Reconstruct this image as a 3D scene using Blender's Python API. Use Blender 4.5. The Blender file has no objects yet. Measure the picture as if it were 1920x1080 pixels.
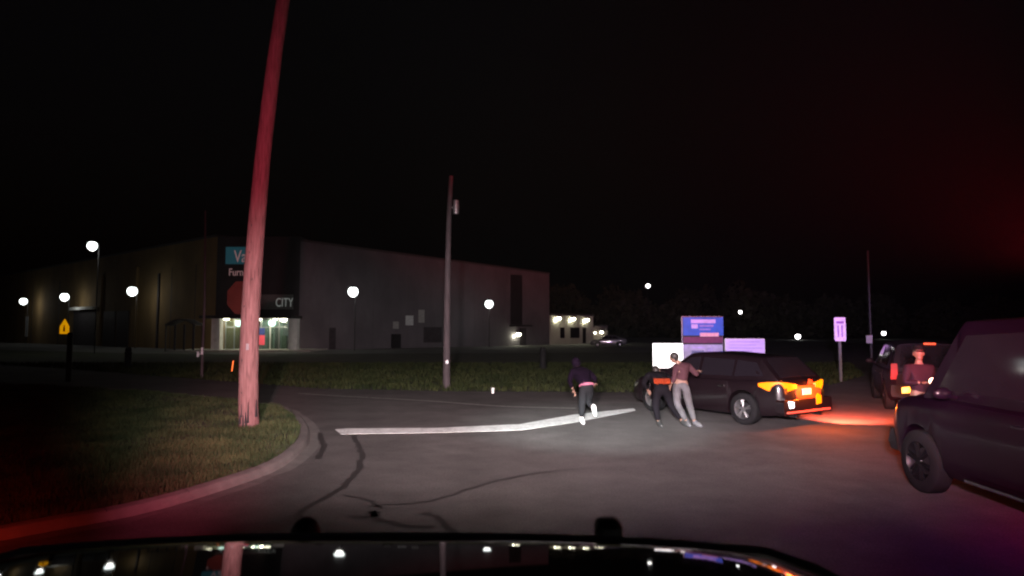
import bpy, math, random
import numpy as np
from mathutils import Vector, Matrix

# ------------------------------------------------------------------ camera, world, exposure
S = bpy.context.scene
COL = S.collection
FPX, CAMH = 1200.0, 2.1
PITCH = math.atan(78 / FPX)
cam_d = bpy.data.cameras.new('dash_camera')
cam = bpy.data.objects.new('dash_camera', cam_d)
COL.objects.link(cam)
cam_d.sensor_width = 36
cam_d.lens = 36 * FPX / 1920
cam_d.clip_start, cam_d.clip_end = 0.05, 2500
cam.location = (0, 0, CAMH)
cam.rotation_euler = (math.pi / 2 + PITCH, 0, 0)
cam_d.dof.use_dof = True
cam_d.dof.focus_distance = 7.0
cam_d.dof.aperture_fstop = 2.4
S.camera = cam

W = bpy.data.worlds.new('World')
S.world = W
W.use_nodes = True
wn = W.node_tree
bg = wn.nodes['Background']
sky = wn.nodes.new('ShaderNodeTexSky')
sky.sky_type = 'NISHITA'
sky.sun_disc = False
sky.sun_elevation = math.radians(-4)
sky.sun_rotation = math.radians(200)
wn.links.new(sky.outputs[0], bg.inputs[0])
bg.inputs[1].default_value = 0.035

S.render.engine = 'CYCLES'
S.view_settings.view_transform = 'Standard'
S.view_settings.look = 'None'
S.view_settings.exposure = 0
S.view_settings.gamma = 1
S.cycles.use_denoising = True
S.cycles.max_bounces = 5
S.cycles.volume_bounces = 0
S.cycles.filter_width = 2.1
S.cycles.sample_clamp_indirect = 2.0

R = math.radians
ROAD_FILL = 17000
rnd = random.Random(7)
npr = np.random.default_rng(7)


def G(px, py, z=0.0):
    """point on the plane of height z seen at a pixel of the 1920 wide picture"""
    dx, dy = (px - 960) / FPX, (540 - py) / FPX
    d = Vector((dx, math.cos(PITCH) - dy * math.sin(PITCH), math.sin(PITCH) + dy * math.cos(PITCH)))
    t = (z - CAMH) / d.z
    return Vector((d.x * t, d.y * t, z))


def P(px, py, Y):
    """point at distance Y down the road seen at a pixel"""
    dx, dy = (px - 960) / FPX, (540 - py) / FPX
    d = Vector((dx, math.cos(PITCH) - dy * math.sin(PITCH), math.sin(PITCH) + dy * math.cos(PITCH)))
    t = Y / d.y
    return Vector((d.x * t, Y, CAMH + d.z * t))


# ------------------------------------------------------------------ materials
MATS = {}


def mat(name, col, rough=0.6, metal=0.0, var=0.15, scale=6.0, bump=0.0, bscale=40.0, emit=None, estr=0.0,
        coat=0.0, col2=None, stretch=(1, 1, 1), spec=0.5):
    if name in MATS:
        return MATS[name]
    m = bpy.data.materials.new(name)
    m.use_nodes = True
    nt = m.node_tree
    b = nt.nodes['Principled BSDF']
    tc = nt.nodes.new('ShaderNodeTexCoord')
    mp = nt.nodes.new('ShaderNodeMapping')
    mp.inputs['Scale'].default_value = stretch
    nt.links.new(tc.outputs['Object'], mp.inputs[0])
    no = nt.nodes.new('ShaderNodeTexNoise')
    no.inputs['Scale'].default_value = scale
    no.inputs['Detail'].default_value = 6
    nt.links.new(mp.outputs[0], no.inputs['Vector'])
    rp = nt.nodes.new('ShaderNodeValToRGB')
    c1 = [max(0, c * (1 - var)) for c in col]
    c2 = list(col2) if col2 else [min(1, c * (1 + var)) for c in col]
    rp.color_ramp.elements[0].position = 0.35
    rp.color_ramp.elements[1].position = 0.68
    rp.color_ramp.elements[0].color = (*c1, 1)
    rp.color_ramp.elements[1].color = (*c2, 1)
    nt.links.new(no.outputs['Fac'], rp.inputs[0])
    nt.links.new(rp.outputs[0], b.inputs['Base Color'])
    b.inputs['Roughness'].default_value = rough
    b.inputs['Metallic'].default_value = metal
    b.inputs['Specular IOR Level'].default_value = spec
    b.inputs['Coat Weight'].default_value = coat
    b.inputs['Coat Roughness'].default_value = 0.08
    if bump > 0:
        n2 = nt.nodes.new('ShaderNodeTexNoise')
        n2.inputs['Scale'].default_value = bscale
        n2.inputs['Detail'].default_value = 4
        nt.links.new(mp.outputs[0], n2.inputs['Vector'])
        bp = nt.nodes.new('ShaderNodeBump')
        bp.inputs['Strength'].default_value = bump
        bp.inputs['Distance'].default_value = 0.02
        nt.links.new(n2.outputs['Fac'], bp.inputs['Height'])
        nt.links.new(bp.outputs[0], b.inputs['Normal'])
    if emit:
        b.inputs['Emission Color'].default_value = (*emit, 1)
        b.inputs['Emission Strength'].default_value = estr
    MATS[name] = m
    return m


def glow_lamp(name, col, strength):
    return mat(name, (0.6, 0.6, 0.6), 0.4, emit=col, estr=strength)


def nodes_mix_layer(m, scale, lo, hi, darken, stretch=(1, 1, 1)):
    """multiply the colour by a second, larger pattern of stains"""
    nt = m.node_tree
    b = nt.nodes['Principled BSDF']
    src = b.inputs['Base Color'].links[0].from_socket
    tc = nt.nodes.new('ShaderNodeTexCoord')
    mp = nt.nodes.new('ShaderNodeMapping')
    mp.inputs['Scale'].default_value = stretch
    nt.links.new(tc.outputs['Object'], mp.inputs[0])
    no = nt.nodes.new('ShaderNodeTexNoise')
    no.inputs['Scale'].default_value = scale
    no.inputs['Detail'].default_value = 8
    no.inputs['Roughness'].default_value = 0.65
    nt.links.new(mp.outputs[0], no.inputs['Vector'])
    mr = nt.nodes.new('ShaderNodeMapRange')
    mr.inputs[1].default_value, mr.inputs[2].default_value = lo, hi
    mr.inputs[3].default_value, mr.inputs[4].default_value = darken, 1.0
    nt.links.new(no.outputs['Fac'], mr.inputs[0])
    mx = nt.nodes.new('ShaderNodeMix')
    mx.data_type = 'RGBA'
    mx.blend_type = 'MULTIPLY'
    mx.inputs[0].default_value = 1
    nt.links.new(src, mx.inputs[6])
    nt.links.new(mr.outputs[0], mx.inputs[7])
    nt.links.new(mx.outputs[2], b.inputs['Base Color'])


m_ground = mat('field_soil', (0.035, 0.045, 0.018), 0.95, var=0.4, scale=0.8, bump=0.6, bscale=9)
m_asphalt = mat('old_asphalt', (0.165, 0.150, 0.148), 0.86, var=0.14, scale=1.1, bump=0.35, bscale=70, spec=0.3)
nodes_mix_layer(m_asphalt, 0.30, 0.3, 0.62, 0.66)
nodes_mix_layer(m_asphalt, 2.6, 0.3, 0.55, 0.82)
nodes_mix_layer(m_asphalt, 48, 0.34, 0.62, 0.55)
m_lot = mat('pale_lot_asphalt', (0.12, 0.12, 0.115), 0.9, var=0.2, scale=0.3, bump=0.2, bscale=30)
m_conc = mat('kerb_concrete', (0.17, 0.165, 0.155), 0.9, var=0.12, scale=5, bump=0.4, bscale=50)
nodes_mix_layer(m_conc, 1.2, 0.35, 0.6, 0.75)
m_paint = mat('road_paint', (0.86, 0.87, 0.86), 0.75, var=0.12, scale=14, bump=0.2)
nodes_mix_layer(m_paint, 22, 0.30, 0.46, 0.5)
nodes_mix_layer(m_paint, 4, 0.34, 0.55, 0.7)
m_line = mat('worn_line_paint', (0.34, 0.34, 0.31), 0.8, var=0.3, scale=9)
m_tar = mat('crack_tar', (0.045, 0.040, 0.040), 0.55, var=0.2, scale=20)
m_turf = mat('turf_soil', (0.05, 0.055, 0.03), 0.95, var=0.5, scale=2.2, bump=0.8, bscale=25)
m_blade = mat('grass_blade', (0.030, 0.052, 0.019), 0.8, var=0.45, scale=1.3, col2=(0.056, 0.070, 0.028), spec=.2)
m_blade2 = mat('verge_blade', (0.020, 0.034, 0.008), 0.8, var=0.4, scale=0.7, col2=(0.038, 0.045, 0.014), spec=.2)
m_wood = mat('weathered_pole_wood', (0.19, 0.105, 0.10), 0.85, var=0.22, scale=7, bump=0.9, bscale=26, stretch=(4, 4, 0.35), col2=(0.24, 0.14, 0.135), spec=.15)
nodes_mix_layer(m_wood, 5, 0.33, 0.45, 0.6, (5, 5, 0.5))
m_wood2 = mat('far_pole_wood', (0.065, 0.05, 0.055), 0.85, var=0.3, scale=6, bump=0.6, bscale=20, stretch=(4, 4, 0.4))
m_steel = mat('galvanised_steel', (0.35, 0.35, 0.36), 0.45, metal=0.7, var=0.1)
m_dark = mat('dark_metal', (0.02, 0.02, 0.022), 0.5, metal=0.3)
m_tan = mat('tan_stucco', (0.22, 0.14, 0.055), 0.92, var=0.12, scale=0.25, bump=0.3, bscale=12)
nodes_mix_layer(m_tan, 0.5, 0.3, 0.65, 0.7, (1, 1, 0.4))
m_grey = mat('grey_painted_block', (0.13, 0.122, 0.135), 0.92, var=0.12, scale=0.3, bump=0.3, bscale=14)
nodes_mix_layer(m_grey, 0.4, 0.3, 0.65, 0.7, (1, 1, 0.35))
m_grey2 = mat('joint_grey', (0.10, 0.095, 0.10), 0.9)
m_pale = mat('pale_block', (0.40, 0.39, 0.33), 0.9, var=0.12, scale=0.5, bump=0.2, bscale=14)
m_column = mat('white_column_paint', (0.80, 0.82, 0.78), 0.8, var=0.1, scale=2)
m_charcoal = mat('charcoal_panel', (0.018, 0.016, 0.018), 0.6, var=0.2, scale=1)
m_darkdoor = mat('dark_shutter', (0.03, 0.025, 0.03), 0.7, var=0.3, scale=2)
m_roofing = mat('roof_felt', (0.05, 0.05, 0.05), 0.9)
m_rubber = mat('tyre_rubber', (0.012, 0.012, 0.013), 0.75, spec=0.08, bump=0.2, bscale=60)
m_alloy = mat('alloy_rim', (0.45, 0.46, 0.47), 0.3, metal=0.9, var=0.05)
m_steelrim = mat('dark_steel_rim', (0.012, 0.012, 0.014), 0.4, metal=0.6, var=0.1)
m_under = mat('underbody', (0.012, 0.012, 0.012), 0.9)
m_black = mat('black_car_paint', (0.008, 0.004, 0.006), 0.38, metal=0.2, coat=0.8, var=0.1)
m_navy = mat('dark_blue_car_paint', (0.006, 0.003, 0.007), 0.6, metal=0.0, coat=0.0, var=0.1, spec=0.15)
m_truck = mat('dark_maroon_blue_paint', (0.006, 0.002, 0.006), 0.30, metal=0.0, coat=0.25, spec=0.3, var=0.2, scale=1)
m_hood = mat('black_hood_paint', (0.004, 0.004, 0.005), 0.035, metal=0.0, coat=0.0, var=0.1, spec=0.6)
m_white_paint = mat('pale_car_paint', (0.06, 0.06, 0.058), 0.35, coat=0.6, var=0.05)
m_glass = mat('dark_window_glass', (0.010, 0.008, 0.011), 0.06, var=0.05, spec=0.35)
m_chrome = mat('chrome_trim', (0.6, 0.6, 0.62), 0.18, metal=1.0, var=0.03)
m_plastic = mat('black_plastic', (0.015, 0.015, 0.016), 0.6, spec=0.08)
m_plate = mat('number_plate_face', (0.55, 0.55, 0.6), 0.5)
m_skin = mat('skin', (0.20, 0.11, 0.08), 0.55, var=0.08)
m_hair = mat('dark_hair', (0.015, 0.012, 0.01), 0.6)
m_uniform = mat('dark_uniform_cloth', (0.006, 0.005, 0.007), 0.85, spec=0.08, bump=0.3, bscale=90)
m_redlit = mat('red_lit_belt_cloth', (0.22, 0.03, 0.01), 0.75, spec=0.08, bump=0.3, bscale=60)  # red light falling on the belt is put into this colour
m_jeans = mat('grey_denim', (0.085, 0.082, 0.088), 0.85, spec=0.08, bump=0.3, bscale=60, var=0.2)
m_pinkshirt = mat('washed_red_cotton', (0.055, 0.024, 0.030), 0.85, spec=0.08, bump=0.3, bscale=40)
m_purple = mat('dark_purple_hoodie', (0.005, 0.002, 0.007), 0.9, spec=0.08, bump=0.3, bscale=40)
m_charp = mat('charcoal_trousers', (0.014, 0.015, 0.017), 0.85, spec=0.08, bump=0.3, bscale=50)
m_floral = mat('pink_print_cloth', (0.10, 0.05, 0.18), 0.8, var=0.3, scale=26, col2=(0.75, 0.22, 0.26))
m_shoe = mat('white_shoe', (0.80, 0.80, 0.78), 0.6)
m_darkshoe = mat('black_shoe', (0.03, 0.03, 0.03), 0.4)
m_leaf = mat('leaf', (0.04, 0.05, 0.02), 0.7, var=0.5, scale=1.0)
m_bark = mat('bark', (0.10, 0.08, 0.06), 0.9, bump=0.8, bscale=12, stretch=(3, 3, 0.5))
m_signred = mat('faded_red_sign', (0.032, 0.007, 0.005), 0.9, var=0.12, scale=3, spec=0.1)
m_signwhite = mat('white_sign_sheeting', (0.72, 0.70, 0.74), 0.5, var=0.06)
m_trailer = mat('trailer_side', (0.42, 0.43, 0.44), 0.6, var=0.1, scale=1)


# ------------------------------------------------------------------ mesh helpers
class MB:
    def __init__(s):
        s.v, s.f = [], []

    def add(s, vs, fs):
        o = len(s.v)
        s.v += [tuple(v) for v in vs]
        s.f += [tuple(i + o for i in f) for f in fs]
        return s

    def box(s, c, size, rz=0.0, M=None):
        x, y, z = [q / 2 for q in size]
        vs = [Vector((a * x, b * y, d * z)) for d in (-1, 1) for a, b in ((-1, -1), (1, -1), (1, 1), (-1, 1))]
        m = Matrix.Translation(c) @ Matrix.Rotation(rz, 4, 'Z')
        if M is not None:
            m = m @ M
        return s.add([m @ v for v in vs], [(3, 2, 1, 0), (4, 5, 6, 7), (0, 1, 5, 4), (1, 2, 6, 5), (2, 3, 7, 6), (3, 0, 4, 7)])

    def tube(s, pts, rads, n=12, cap=True, wob=0.0):
        pts = [Vector(p) for p in pts]
        if not isinstance(rads, (list, tuple)):
            rads = [rads] * len(pts)
        rings = []
        for i, p in enumerate(pts):
            d = (pts[min(i + 1, len(pts) - 1)] - pts[max(i - 1, 0)]).normalized()
            up = Vector((0, 1, 0)) if abs(d.z) > 0.9 else Vector((0, 0, 1))
            a = d.cross(up).normalized()
            b = d.cross(a).normalized()
            rings.append([p + (a * math.cos(2 * math.pi * k / n) + b * math.sin(2 * math.pi * k / n)) * rads[i] *
                          (1 + wob * math.sin(k * 2.3 + i * 1.7)) for k in range(n)])
        vs = [v for r_ in rings for v in r_]
        fs = []
        for i in range(len(pts) - 1):
            for k in range(n):
                fs.append((i * n + k, i * n + (k + 1) % n, (i + 1) * n + (k + 1) % n, (i + 1) * n + k))
        if cap:
            fs.append(tuple(range(n))[::-1])
            fs.append(tuple((len(pts) - 1) * n + k for k in range(n)))
        return s.add(vs, fs)

    def ell(s, c, r, n=12, m=8, M=None):
        c = Vector(c)
        vs = []
        for i in range(m + 1):
            t = math.pi * i / m
            for k in range(n):
                a = 2 * math.pi * k / n
                v = Vector((r[0] * math.sin(t) * math.cos(a), r[1] * math.sin(t) * math.sin(a), r[2] * math.cos(t)))
                if M is not None:
                    v = M @ v
                vs.append(c + v)
        fs = [(i * n + k, (i + 1) * n + k, (i + 1) * n + (k + 1) % n, i * n + (k + 1) % n) for i in range(m) for k in range(n)]
        return s.add(vs, fs)

    def prism(s, poly, a, b, axis='z'):
        """polygon (u,w) extruded between a and b along an axis"""
        def pt(u, w, h):
            return {'z': (u, w, h), 'y': (u, h, w), 'x': (h, u, w)}[axis]
        n = len(poly)
        return s.add([pt(u, w, a) for u, w in poly] + [pt(u, w, b) for u, w in poly],
                     [tuple(range(n))[::-1], tuple(range(n, 2 * n))] + [(i, (i + 1) % n, n + (i + 1) % n, n + i) for i in range(n)])

    def lathe(s, prof, c=(0, 0, 0), axis='z', n=24):
        c = Vector(c)
        vs = []
        for r_, h in prof:
            for k in range(n):
                a = 2 * math.pi * k / n
                p = (r_ * math.cos(a), r_ * math.sin(a), h) if axis == 'z' else ((h, r_ * math.cos(a), r_ * math.sin(a)) if axis == 'x' else (r_ * math.cos(a), h, r_ * math.sin(a)))
                vs.append(c + Vector(p))
        fs = [(i * n + k, i * n + (k + 1) % n, (i + 1) * n + (k + 1) % n, (i + 1) * n + k) for i in range(len(prof) - 1) for k in range(n)]
        return s.add(vs, fs)

    def build(s, name, m, parent=None, smooth=False, bevel=0.0, loc=None):
        me = bpy.data.meshes.new(name)
        me.from_pydata(s.v, [], s.f)
        import bmesh
        bm = bmesh.new()
        bm.from_mesh(me)
        bmesh.ops.recalc_face_normals(bm, faces=bm.faces)
        if bevel > 0:
            bmesh.ops.bevel(bm, geom=[e for e in bm.edges if len(e.link_faces) == 2 and e.calc_face_angle(0) > 0.5],
                            offset=bevel, segments=2, affect='EDGES', profile=0.5)
        bm.to_mesh(me)
        bm.free()
        me.materials.append(m)
        if smooth:
            me.polygons.foreach_set('use_smooth', [True] * len(me.polygons))
        o = bpy.data.objects.new(name, me)
        COL.objects.link(o)
        if parent:
            o.parent = parent
        if loc is not None:
            o.location = loc
        if smooth and smooth != 'all':
            try:
                me.set_sharp_from_angle(angle=R(42))
            except Exception:
                pass
        return o


def tag(o, label=None, cat=None, group=None, kind=None):
    for k, v in (('label', label), ('category', cat), ('group', group), ('kind', kind)):
        if v:
            o[k] = v
    return o


def empty(name, loc, rz=0.0, label=None, cat=None, group=None):
    o = bpy.data.objects.new(name, None)
    COL.objects.link(o)
    o.location = loc
    o.rotation_euler = (0, 0, rz)
    o.empty_display_size = 0.3
    return tag(o, label, cat, group)


def copy_tree(o, parent=None):
    c = o.copy()
    COL.objects.link(c)
    if parent:
        c.parent = parent
    for ch in [q for q in COL.objects if q.parent == o]:
        copy_tree(ch, c)
    return c


def aim(o, d):
    o.rotation_euler = Vector(d).to_track_quat('-Z', 'Y').to_euler()


def lamp(name, typ, loc, col, watts, parent=None, target=None, size=60, blend=0.5, radius=0.1):
    d = bpy.data.lights.new(name, typ)
    d.color = col
    d.energy = watts
    d.shadow_soft_size = radius
    if typ == 'SPOT':
        d.spot_size = R(size)
        d.spot_blend = blend
    o = bpy.data.objects.new(name, d)
    COL.objects.link(o)
    o.location = loc
    if target is not None:
        aim(o, Vector(target) - Vector(loc))
    if parent:
        o.parent = parent
    return o


def text_part(name, body, size, loc, rz, m, parent, ext=0.02, sx=1.0):
    cu = bpy.data.curves.new(name, 'FONT')
    cu.body = body
    cu.size = size
    cu.extrude = ext
    cu.align_x = 'LEFT'
    t = bpy.data.objects.new(name, cu)
    COL.objects.link(t)
    dg = bpy.context.evaluated_depsgraph_get()
    me = bpy.data.meshes.new_from_object(t.evaluated_get(dg))
    bpy.data.objects.remove(t)
    me.materials.clear()
    me.materials.append(m)
    me.transform(Matrix.Diagonal((sx, 1, 1, 1)))
    o = bpy.data.objects.new(name, me)
    COL.objects.link(o)
    o.parent = parent
    o.location = loc
    o.rotation_euler = (math.pi / 2, 0, rz)
    return o


def structure(o):
    return tag(o, kind='structure')


# ------------------------------------------------------------------ ground, road, verge
g = MB()
g.add([(-1200, -300, 0), (1200, -300, 0), (1200, 2000, 0), (-1200, 2000, 0)], [(0, 1, 2, 3)])
structure(g.build('ground', m_ground))


def sheet(name, pts, z, m, parent=None, kind='structure'):
    mb = MB()
    mb.add([(p[0], p[1], z) for p in pts], [tuple(range(len(pts)))])
    o = mb.build(name, m, parent)
    if kind and not parent:
        o['kind'] = kind
    return o


far_edge = [(-70, 60), (-38, 42), tuple(G(100, 690)[:2]), tuple(G(300, 706)[:2]), tuple(G(600, 729)[:2]), tuple(G(840, 734)[:2]),
            tuple(G(1180, 736)[:2]), tuple(G(1400, 732)[:2]), tuple(G(1560, 722)[:2]), tuple(G(1620, 705)[:2]), (22, 42), (46, 90), (60, 88), (44, 40), (60, 30)]
sheet('road', far_edge + [(60, -40), (-70, -40)], 0.004, m_asphalt)
road = bpy.data.objects['road']

kerb_pts = [(-60, 33)] + [tuple(G(*p)[:2]) for p in ((-300, 706), (0, 722), (300, 739), (520, 763), (570, 780), (596, 802), (601, 828), (586, 852),
                                                    (546, 882), (450, 921), (300, 966), (120, 1004))] + [(-6.4, 5.2), (-10, 3.6), (-20, 1.5), (-60, -2)]


def smooth_path(pts, n=6):
    out = []
    p = [Vector(q) for q in pts]
    for i in range(len(p) - 1):
        a, b, c, d = p[max(i - 1, 0)], p[i], p[i + 1], p[min(i + 2, len(p) - 1)]
        for k in range(n):
            t = k / n
            out.append(0.5 * ((2 * b) + (c - a) * t + (2 * a - 5 * b + 4 * c - d) * t * t + (3 * b - a - 3 * c + d) * t ** 3))
    out.append(p[-1])
    return out


def ribbon(path, offs):
    """offset polylines to the left of the path's direction"""
    rows = []
    for i, p in enumerate(path):
        d = (path[min(i + 1, len(path) - 1)] - path[max(i - 1, 0)]).normalized()
        nrm = Vector((d.y, -d.x))
        rows.append([p + nrm * o_ for o_ in offs])
    return rows


kp = smooth_path(kerb_pts, 8)
# island lies on the left of the path when walking down it: normal (d.y,-d.x) points to the island
prof = [(0.0, 0.006), (0.20, 0.012), (0.24, 0.105), (0.27, 0.12), (0.38, 0.125), (0.40, 0.06)]
rows = ribbon(kp, [q[0] for q in prof])
kb = MB()
vs, fs = [], []
for r_ in rows:
    for (o_, z_), q in zip(prof, r_):
        vs.append((q.x, q.y, z_ + 0.004 * math.sin(q.x * 3.1 + q.y * 2.3)))
nn = len(prof)
for i in range(len(rows) - 1):
    for k in range(nn - 1):
        fs.append((i * nn + k, i * nn + k + 1, (i + 1) * nn + k + 1, (i + 1) * nn + k))
kb.add(vs, fs)
structure(kb.build('kerb', m_conc, smooth=True))
kerb_obj = bpy.data.objects['kerb']
for i in range(30, len(rows) - 20, 9):
    p0, p1 = rows[i][0], rows[i][4]
    p2, p3 = rows[i + 1][0], rows[i + 1][4]
    e0, e1 = (p2 - p0).normalized() * .012, (p3 - p1).normalized() * .012
    mb = MB()
    q3 = rows[i][2]
    mb.add([(p0.x, p0.y, .014), (p0.x + e0.x, p0.y + e0.y, .014), (q3.x + e0.x, q3.y + e0.y, .02), (q3.x, q3.y, .02),
            (q3.x, q3.y, .128), (q3.x + e1.x, q3.y + e1.y, .128), (p1.x + e1.x, p1.y + e1.y, .142), (p1.x, p1.y, .142)],
           [(0, 1, 2, 3), (3, 2, 5, 4), (4, 5, 6, 7)])
    mb.build('kerb_joint', m_tar, kerb_obj)
inner = ribbon(kp, [0.39])
verge_poly = [(q[0].x, q[0].y) for q in inner]
vg = MB()
vg.add([(x, y, 0.11) for x, y in verge_poly], [tuple(range(len(verge_poly)))])
structure(vg.build('grass_verge', m_turf))

# painted lines and sealed cracks on the road
sl = [G(628, 806), G(640, 815), G(820, 812), G(980, 807), G(1080, 792), G(1192, 770), G(1188, 766), G(1075, 778), G(975, 796), G(820, 803), G(650, 804)]
m1 = MB()
m1.add([(p.x, p.y, 0.006) for p in sl] + [(p.x, p.y, 0.0095) for p in sl],
       [tuple(range(11, 22))] + [(i, (i + 1) % 11, 11 + (i + 1) % 11, 11 + i) for i in range(11)])
m1.build('stop_line', m_paint, road)
el = smooth_path([G(560, 738)[:2], G(640, 743)[:2], G(800, 752)[:2], G(940, 762)[:2], G(1080, 766)[:2]], 6)
m2 = MB()
rr = ribbon(el, [-0.055, 0.055])
m2.add([(q.x, q.y, 0.0085) for r_ in rr for q in r_], [(i * 2, i * 2 + 1, i * 2 + 3, i * 2 + 2) for i in range(len(rr) - 1)])
m2.build('edge_line', m_line, road)
for c, w in (([(660, 818), (676, 845), (672, 878), (645, 912), (600, 940), (555, 966)], 0.05),
             ([(600, 812), (606, 835), (596, 862)], 0.05),
             ([(690, 950), (760, 947), (830, 935), (920, 905), (1010, 888), (1090, 880)], 0.035),
             ([(655, 968), (690, 972), (700, 960), (712, 976), (760, 988), (815, 990)], 0.055),
             ([(795, 962), (825, 975), (845, 995), (850, 1010)], 0.045),
             ([(560, 966), (545, 980), (500, 995)], 0.05),
             ([(640, 930), (690, 940), (720, 955)], 0.03)):
    cp = smooth_path([G(*q)[:2] for q in c], 8)
    mb = MB()
    rr = []
    for i, p in enumerate(cp):
        d = (cp[min(i + 1, len(cp) - 1)] - cp[max(i - 1, 0)]).normalized()
        nrm = Vector((d.y, -d.x))
        ww = w * (0.6 + 0.5 * abs(math.sin(i * 1.3)) + 0.2 * rnd.random())
        sh = nrm * rnd.uniform(-.035, .035)
        rr += [p + sh - nrm * ww, p + sh + nrm * ww]
    mb.add([(q.x, q.y, 0.0085) for q in rr], [(i * 2, i * 2 + 1, i * 2 + 3, i * 2 + 2) for i in range(len(cp) - 1)])
    mb.build('crack_seal', m_tar, road)


def in_poly(x, y, poly):
    c = np.zeros(x.shape, bool)
    n = len(poly)
    for i in range(n):
        x1, y1 = poly[i]
        x2, y2 = poly[(i + 1) % n]
        cond = ((y1 > y) != (y2 > y))
        with np.errstate(divide='ignore', invalid='ignore'):
            xi = (x2 - x1) * (y - y1) / (y2 - y1 + 1e-12) + x1
        c ^= cond & (x < xi)
    return c


def blades(name, x, y, z0, h, w, m, label_kind='stuff'):
    n = len(x)
    a = npr.uniform(0, 2 * math.pi, n)
    lean = npr.uniform(0.1, 0.6, n) * h
    la = npr.uniform(0, 2 * math.pi, n)
    ca, sa = np.cos(a) * w / 2, np.sin(a) * w / 2
    V = np.zeros((n, 5, 3))
    mx, my = x + np.cos(la) * lean * 0.35, y + np.sin(la) * lean * 0.35
    V[:, 0] = np.stack([x - ca, y - sa, z0 + 0 * x], 1)
    V[:, 1] = np.stack([x + ca, y + sa, z0 + 0 * x], 1)
    V[:, 2] = np.stack([mx + ca * .7, my + sa * .7, z0 + h * .6], 1)
    V[:, 3] = np.stack([mx - ca * .7, my - sa * .7, z0 + h * .6], 1)
    V[:, 4] = np.stack([x + np.cos(la) * lean, y + np.sin(la) * lean, z0 + h], 1)
    idx = np.arange(n)[:, None] * 5
    me = bpy.data.meshes.new(name)
    me.vertices.add(n * 5)
    me.vertices.foreach_set('co', V.reshape(-1))
    loops = np.concatenate([idx + np.array([0, 1, 2, 3]), idx + np.array([3, 2, 4])], 1).reshape(-1)
    me.loops.add(n * 7)
    me.loops.foreach_set('vertex_index', loops.astype(np.int32))
    me.polygons.add(n * 2)
    st = (np.arange(n)[:, None] * 7 + np.array([0, 4])).reshape(-1)
    me.polygons.foreach_set('loop_start', st.astype(np.int32))
    me.update(calc_edges=True)
    me.validate()
    me.materials.append(m)
    o = bpy.data.objects.new(name, me)
    COL.objects.link(o)
    return tag(o, kind='stuff')


N = 260000
u = npr.random(N)
yy = 5.0 + 20 * u ** 1.5
xx = -yy * (0.2 + 0.75 * npr.random(N))
k_ = in_poly(xx, yy, verge_poly)
xx, yy = xx[k_], yy[k_]
clump = 0.5 + 0.5 * np.sin(xx * 1.9 + np.sin(yy * 1.3) * 2) * np.cos(yy * 1.7 + xx * .6)
k_ = npr.random(len(xx)) < 0.35 + 0.65 * clump
xx, yy, clump = xx[k_], yy[k_], clump[k_]
hh = npr.uniform(0.04, 0.10, len(xx)) * (0.7 + 0.7 * clump)
grass = blades('grass', xx, yy, 0.105, hh, 0.014, m_blade)
grass['label'] = 'short rough grass on the corner verge round the pole'
N = 60000
yy = npr.uniform(21.5, 40, N)
xx = npr.uniform(-0.8, 0.75, N) * yy
road_poly = far_edge + [(60, -40), (-70, -40)]
k_ = ~in_poly(xx, yy, road_poly)
xx, yy = xx[k_], yy[k_]
blades('field_grass', xx, yy, 0.0, npr.uniform(0.07, 0.2, len(xx)), 0.035, m_blade2)

# parking lot in front of the store
lot = sheet('parking_lot', [(-150, 118), (-34, 57), (-22, 54.5), (20, 60), (34, 78), (60, 110), (60, 160), (-150, 230)], 0.006, m_lot)


# ------------------------------------------------------------------ store building
def wall_between(a, b, ha, hb, t, m, name, parent, back=1):
    a, b = Vector(a), Vector(b)
    d = (b - a).normalized()
    nrm = Vector((-d.y, d.x)) * back
    mb = MB()
    q = [a, b, b + nrm * t, a + nrm * t]
    hs = [ha, hb, hb, ha]
    mb.add([(p.x, p.y, 0.0) for p in q] + [(p.x, p.y, h) for p, h in zip(q, hs)],
           [(0, 1, 2, 3), (4, 5, 6, 7), (0, 1, 5, 4), (1, 2, 6, 5), (2, 3, 7, 6), (3, 0, 4, 7)])
    return mb.build(name, m, parent)


def XY(px, D):
    return Vector(((px - 960) / FPX * D, D))


store = empty('store_building', (0, 64, 0), 0, 'long low store with tan left wall, grey right wall and lit corner entrance', 'building')


def sp(v):          # world -> store space
    return Vector((v[0], v[1] - 64)) if len(v) == 2 else Vector((v[0], v[1] - 64, v[2]))


L0, C1, C2, R1 = XY(-90, 128), XY(404, 65), XY(561, 65), XY(1030, 88)
ZL, ZC1, ZC2, ZR = 11.0, 11.6, 11.1, 9.7
wl = wall_between(sp(L0), sp(C1), ZL, ZC1, 6, m_tan, 'wall', store)
wr = wall_between(sp(C2), sp(R1), ZC2, ZR, 6, m_grey, 'wall', store)
wl['label'] = 'tan stucco wall'
wr['label'] = 'grey painted block wall'


def on_wall(a, b, px):
    """distance along a wall (from a) where pixel column px hits it, and the point"""
    k = (px - 960) / FPX
    d = b - a
    t = (k * a.y - a.x) / (d.x - k * d.y)
    return a + d * t


def wall_box(a, b, px0, px1, z0, z1, out, m, name, parent, depth=0.12, label=None, bevel=0):
    p0, p1 = on_wall(a, b, px0), on_wall(a, b, px1)
    d = (b - a).normalized()
    nrm = Vector((d.y, -d.x))
    c = (p0 + p1) / 2 + nrm * (out - depth / 2)
    mb = MB()
    mb.box((0, 0, 0), ((p1 - p0).length, depth, z1 - z0))
    o = mb.build(name, m, parent, bevel=bevel)
    o.location = (c.x, c.y - 64, (z0 + z1) / 2)
    o.rotation_euler = (0, 0, math.atan2(d.y, d.x))
    if label:
        o['label'] = label
    return o


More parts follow.
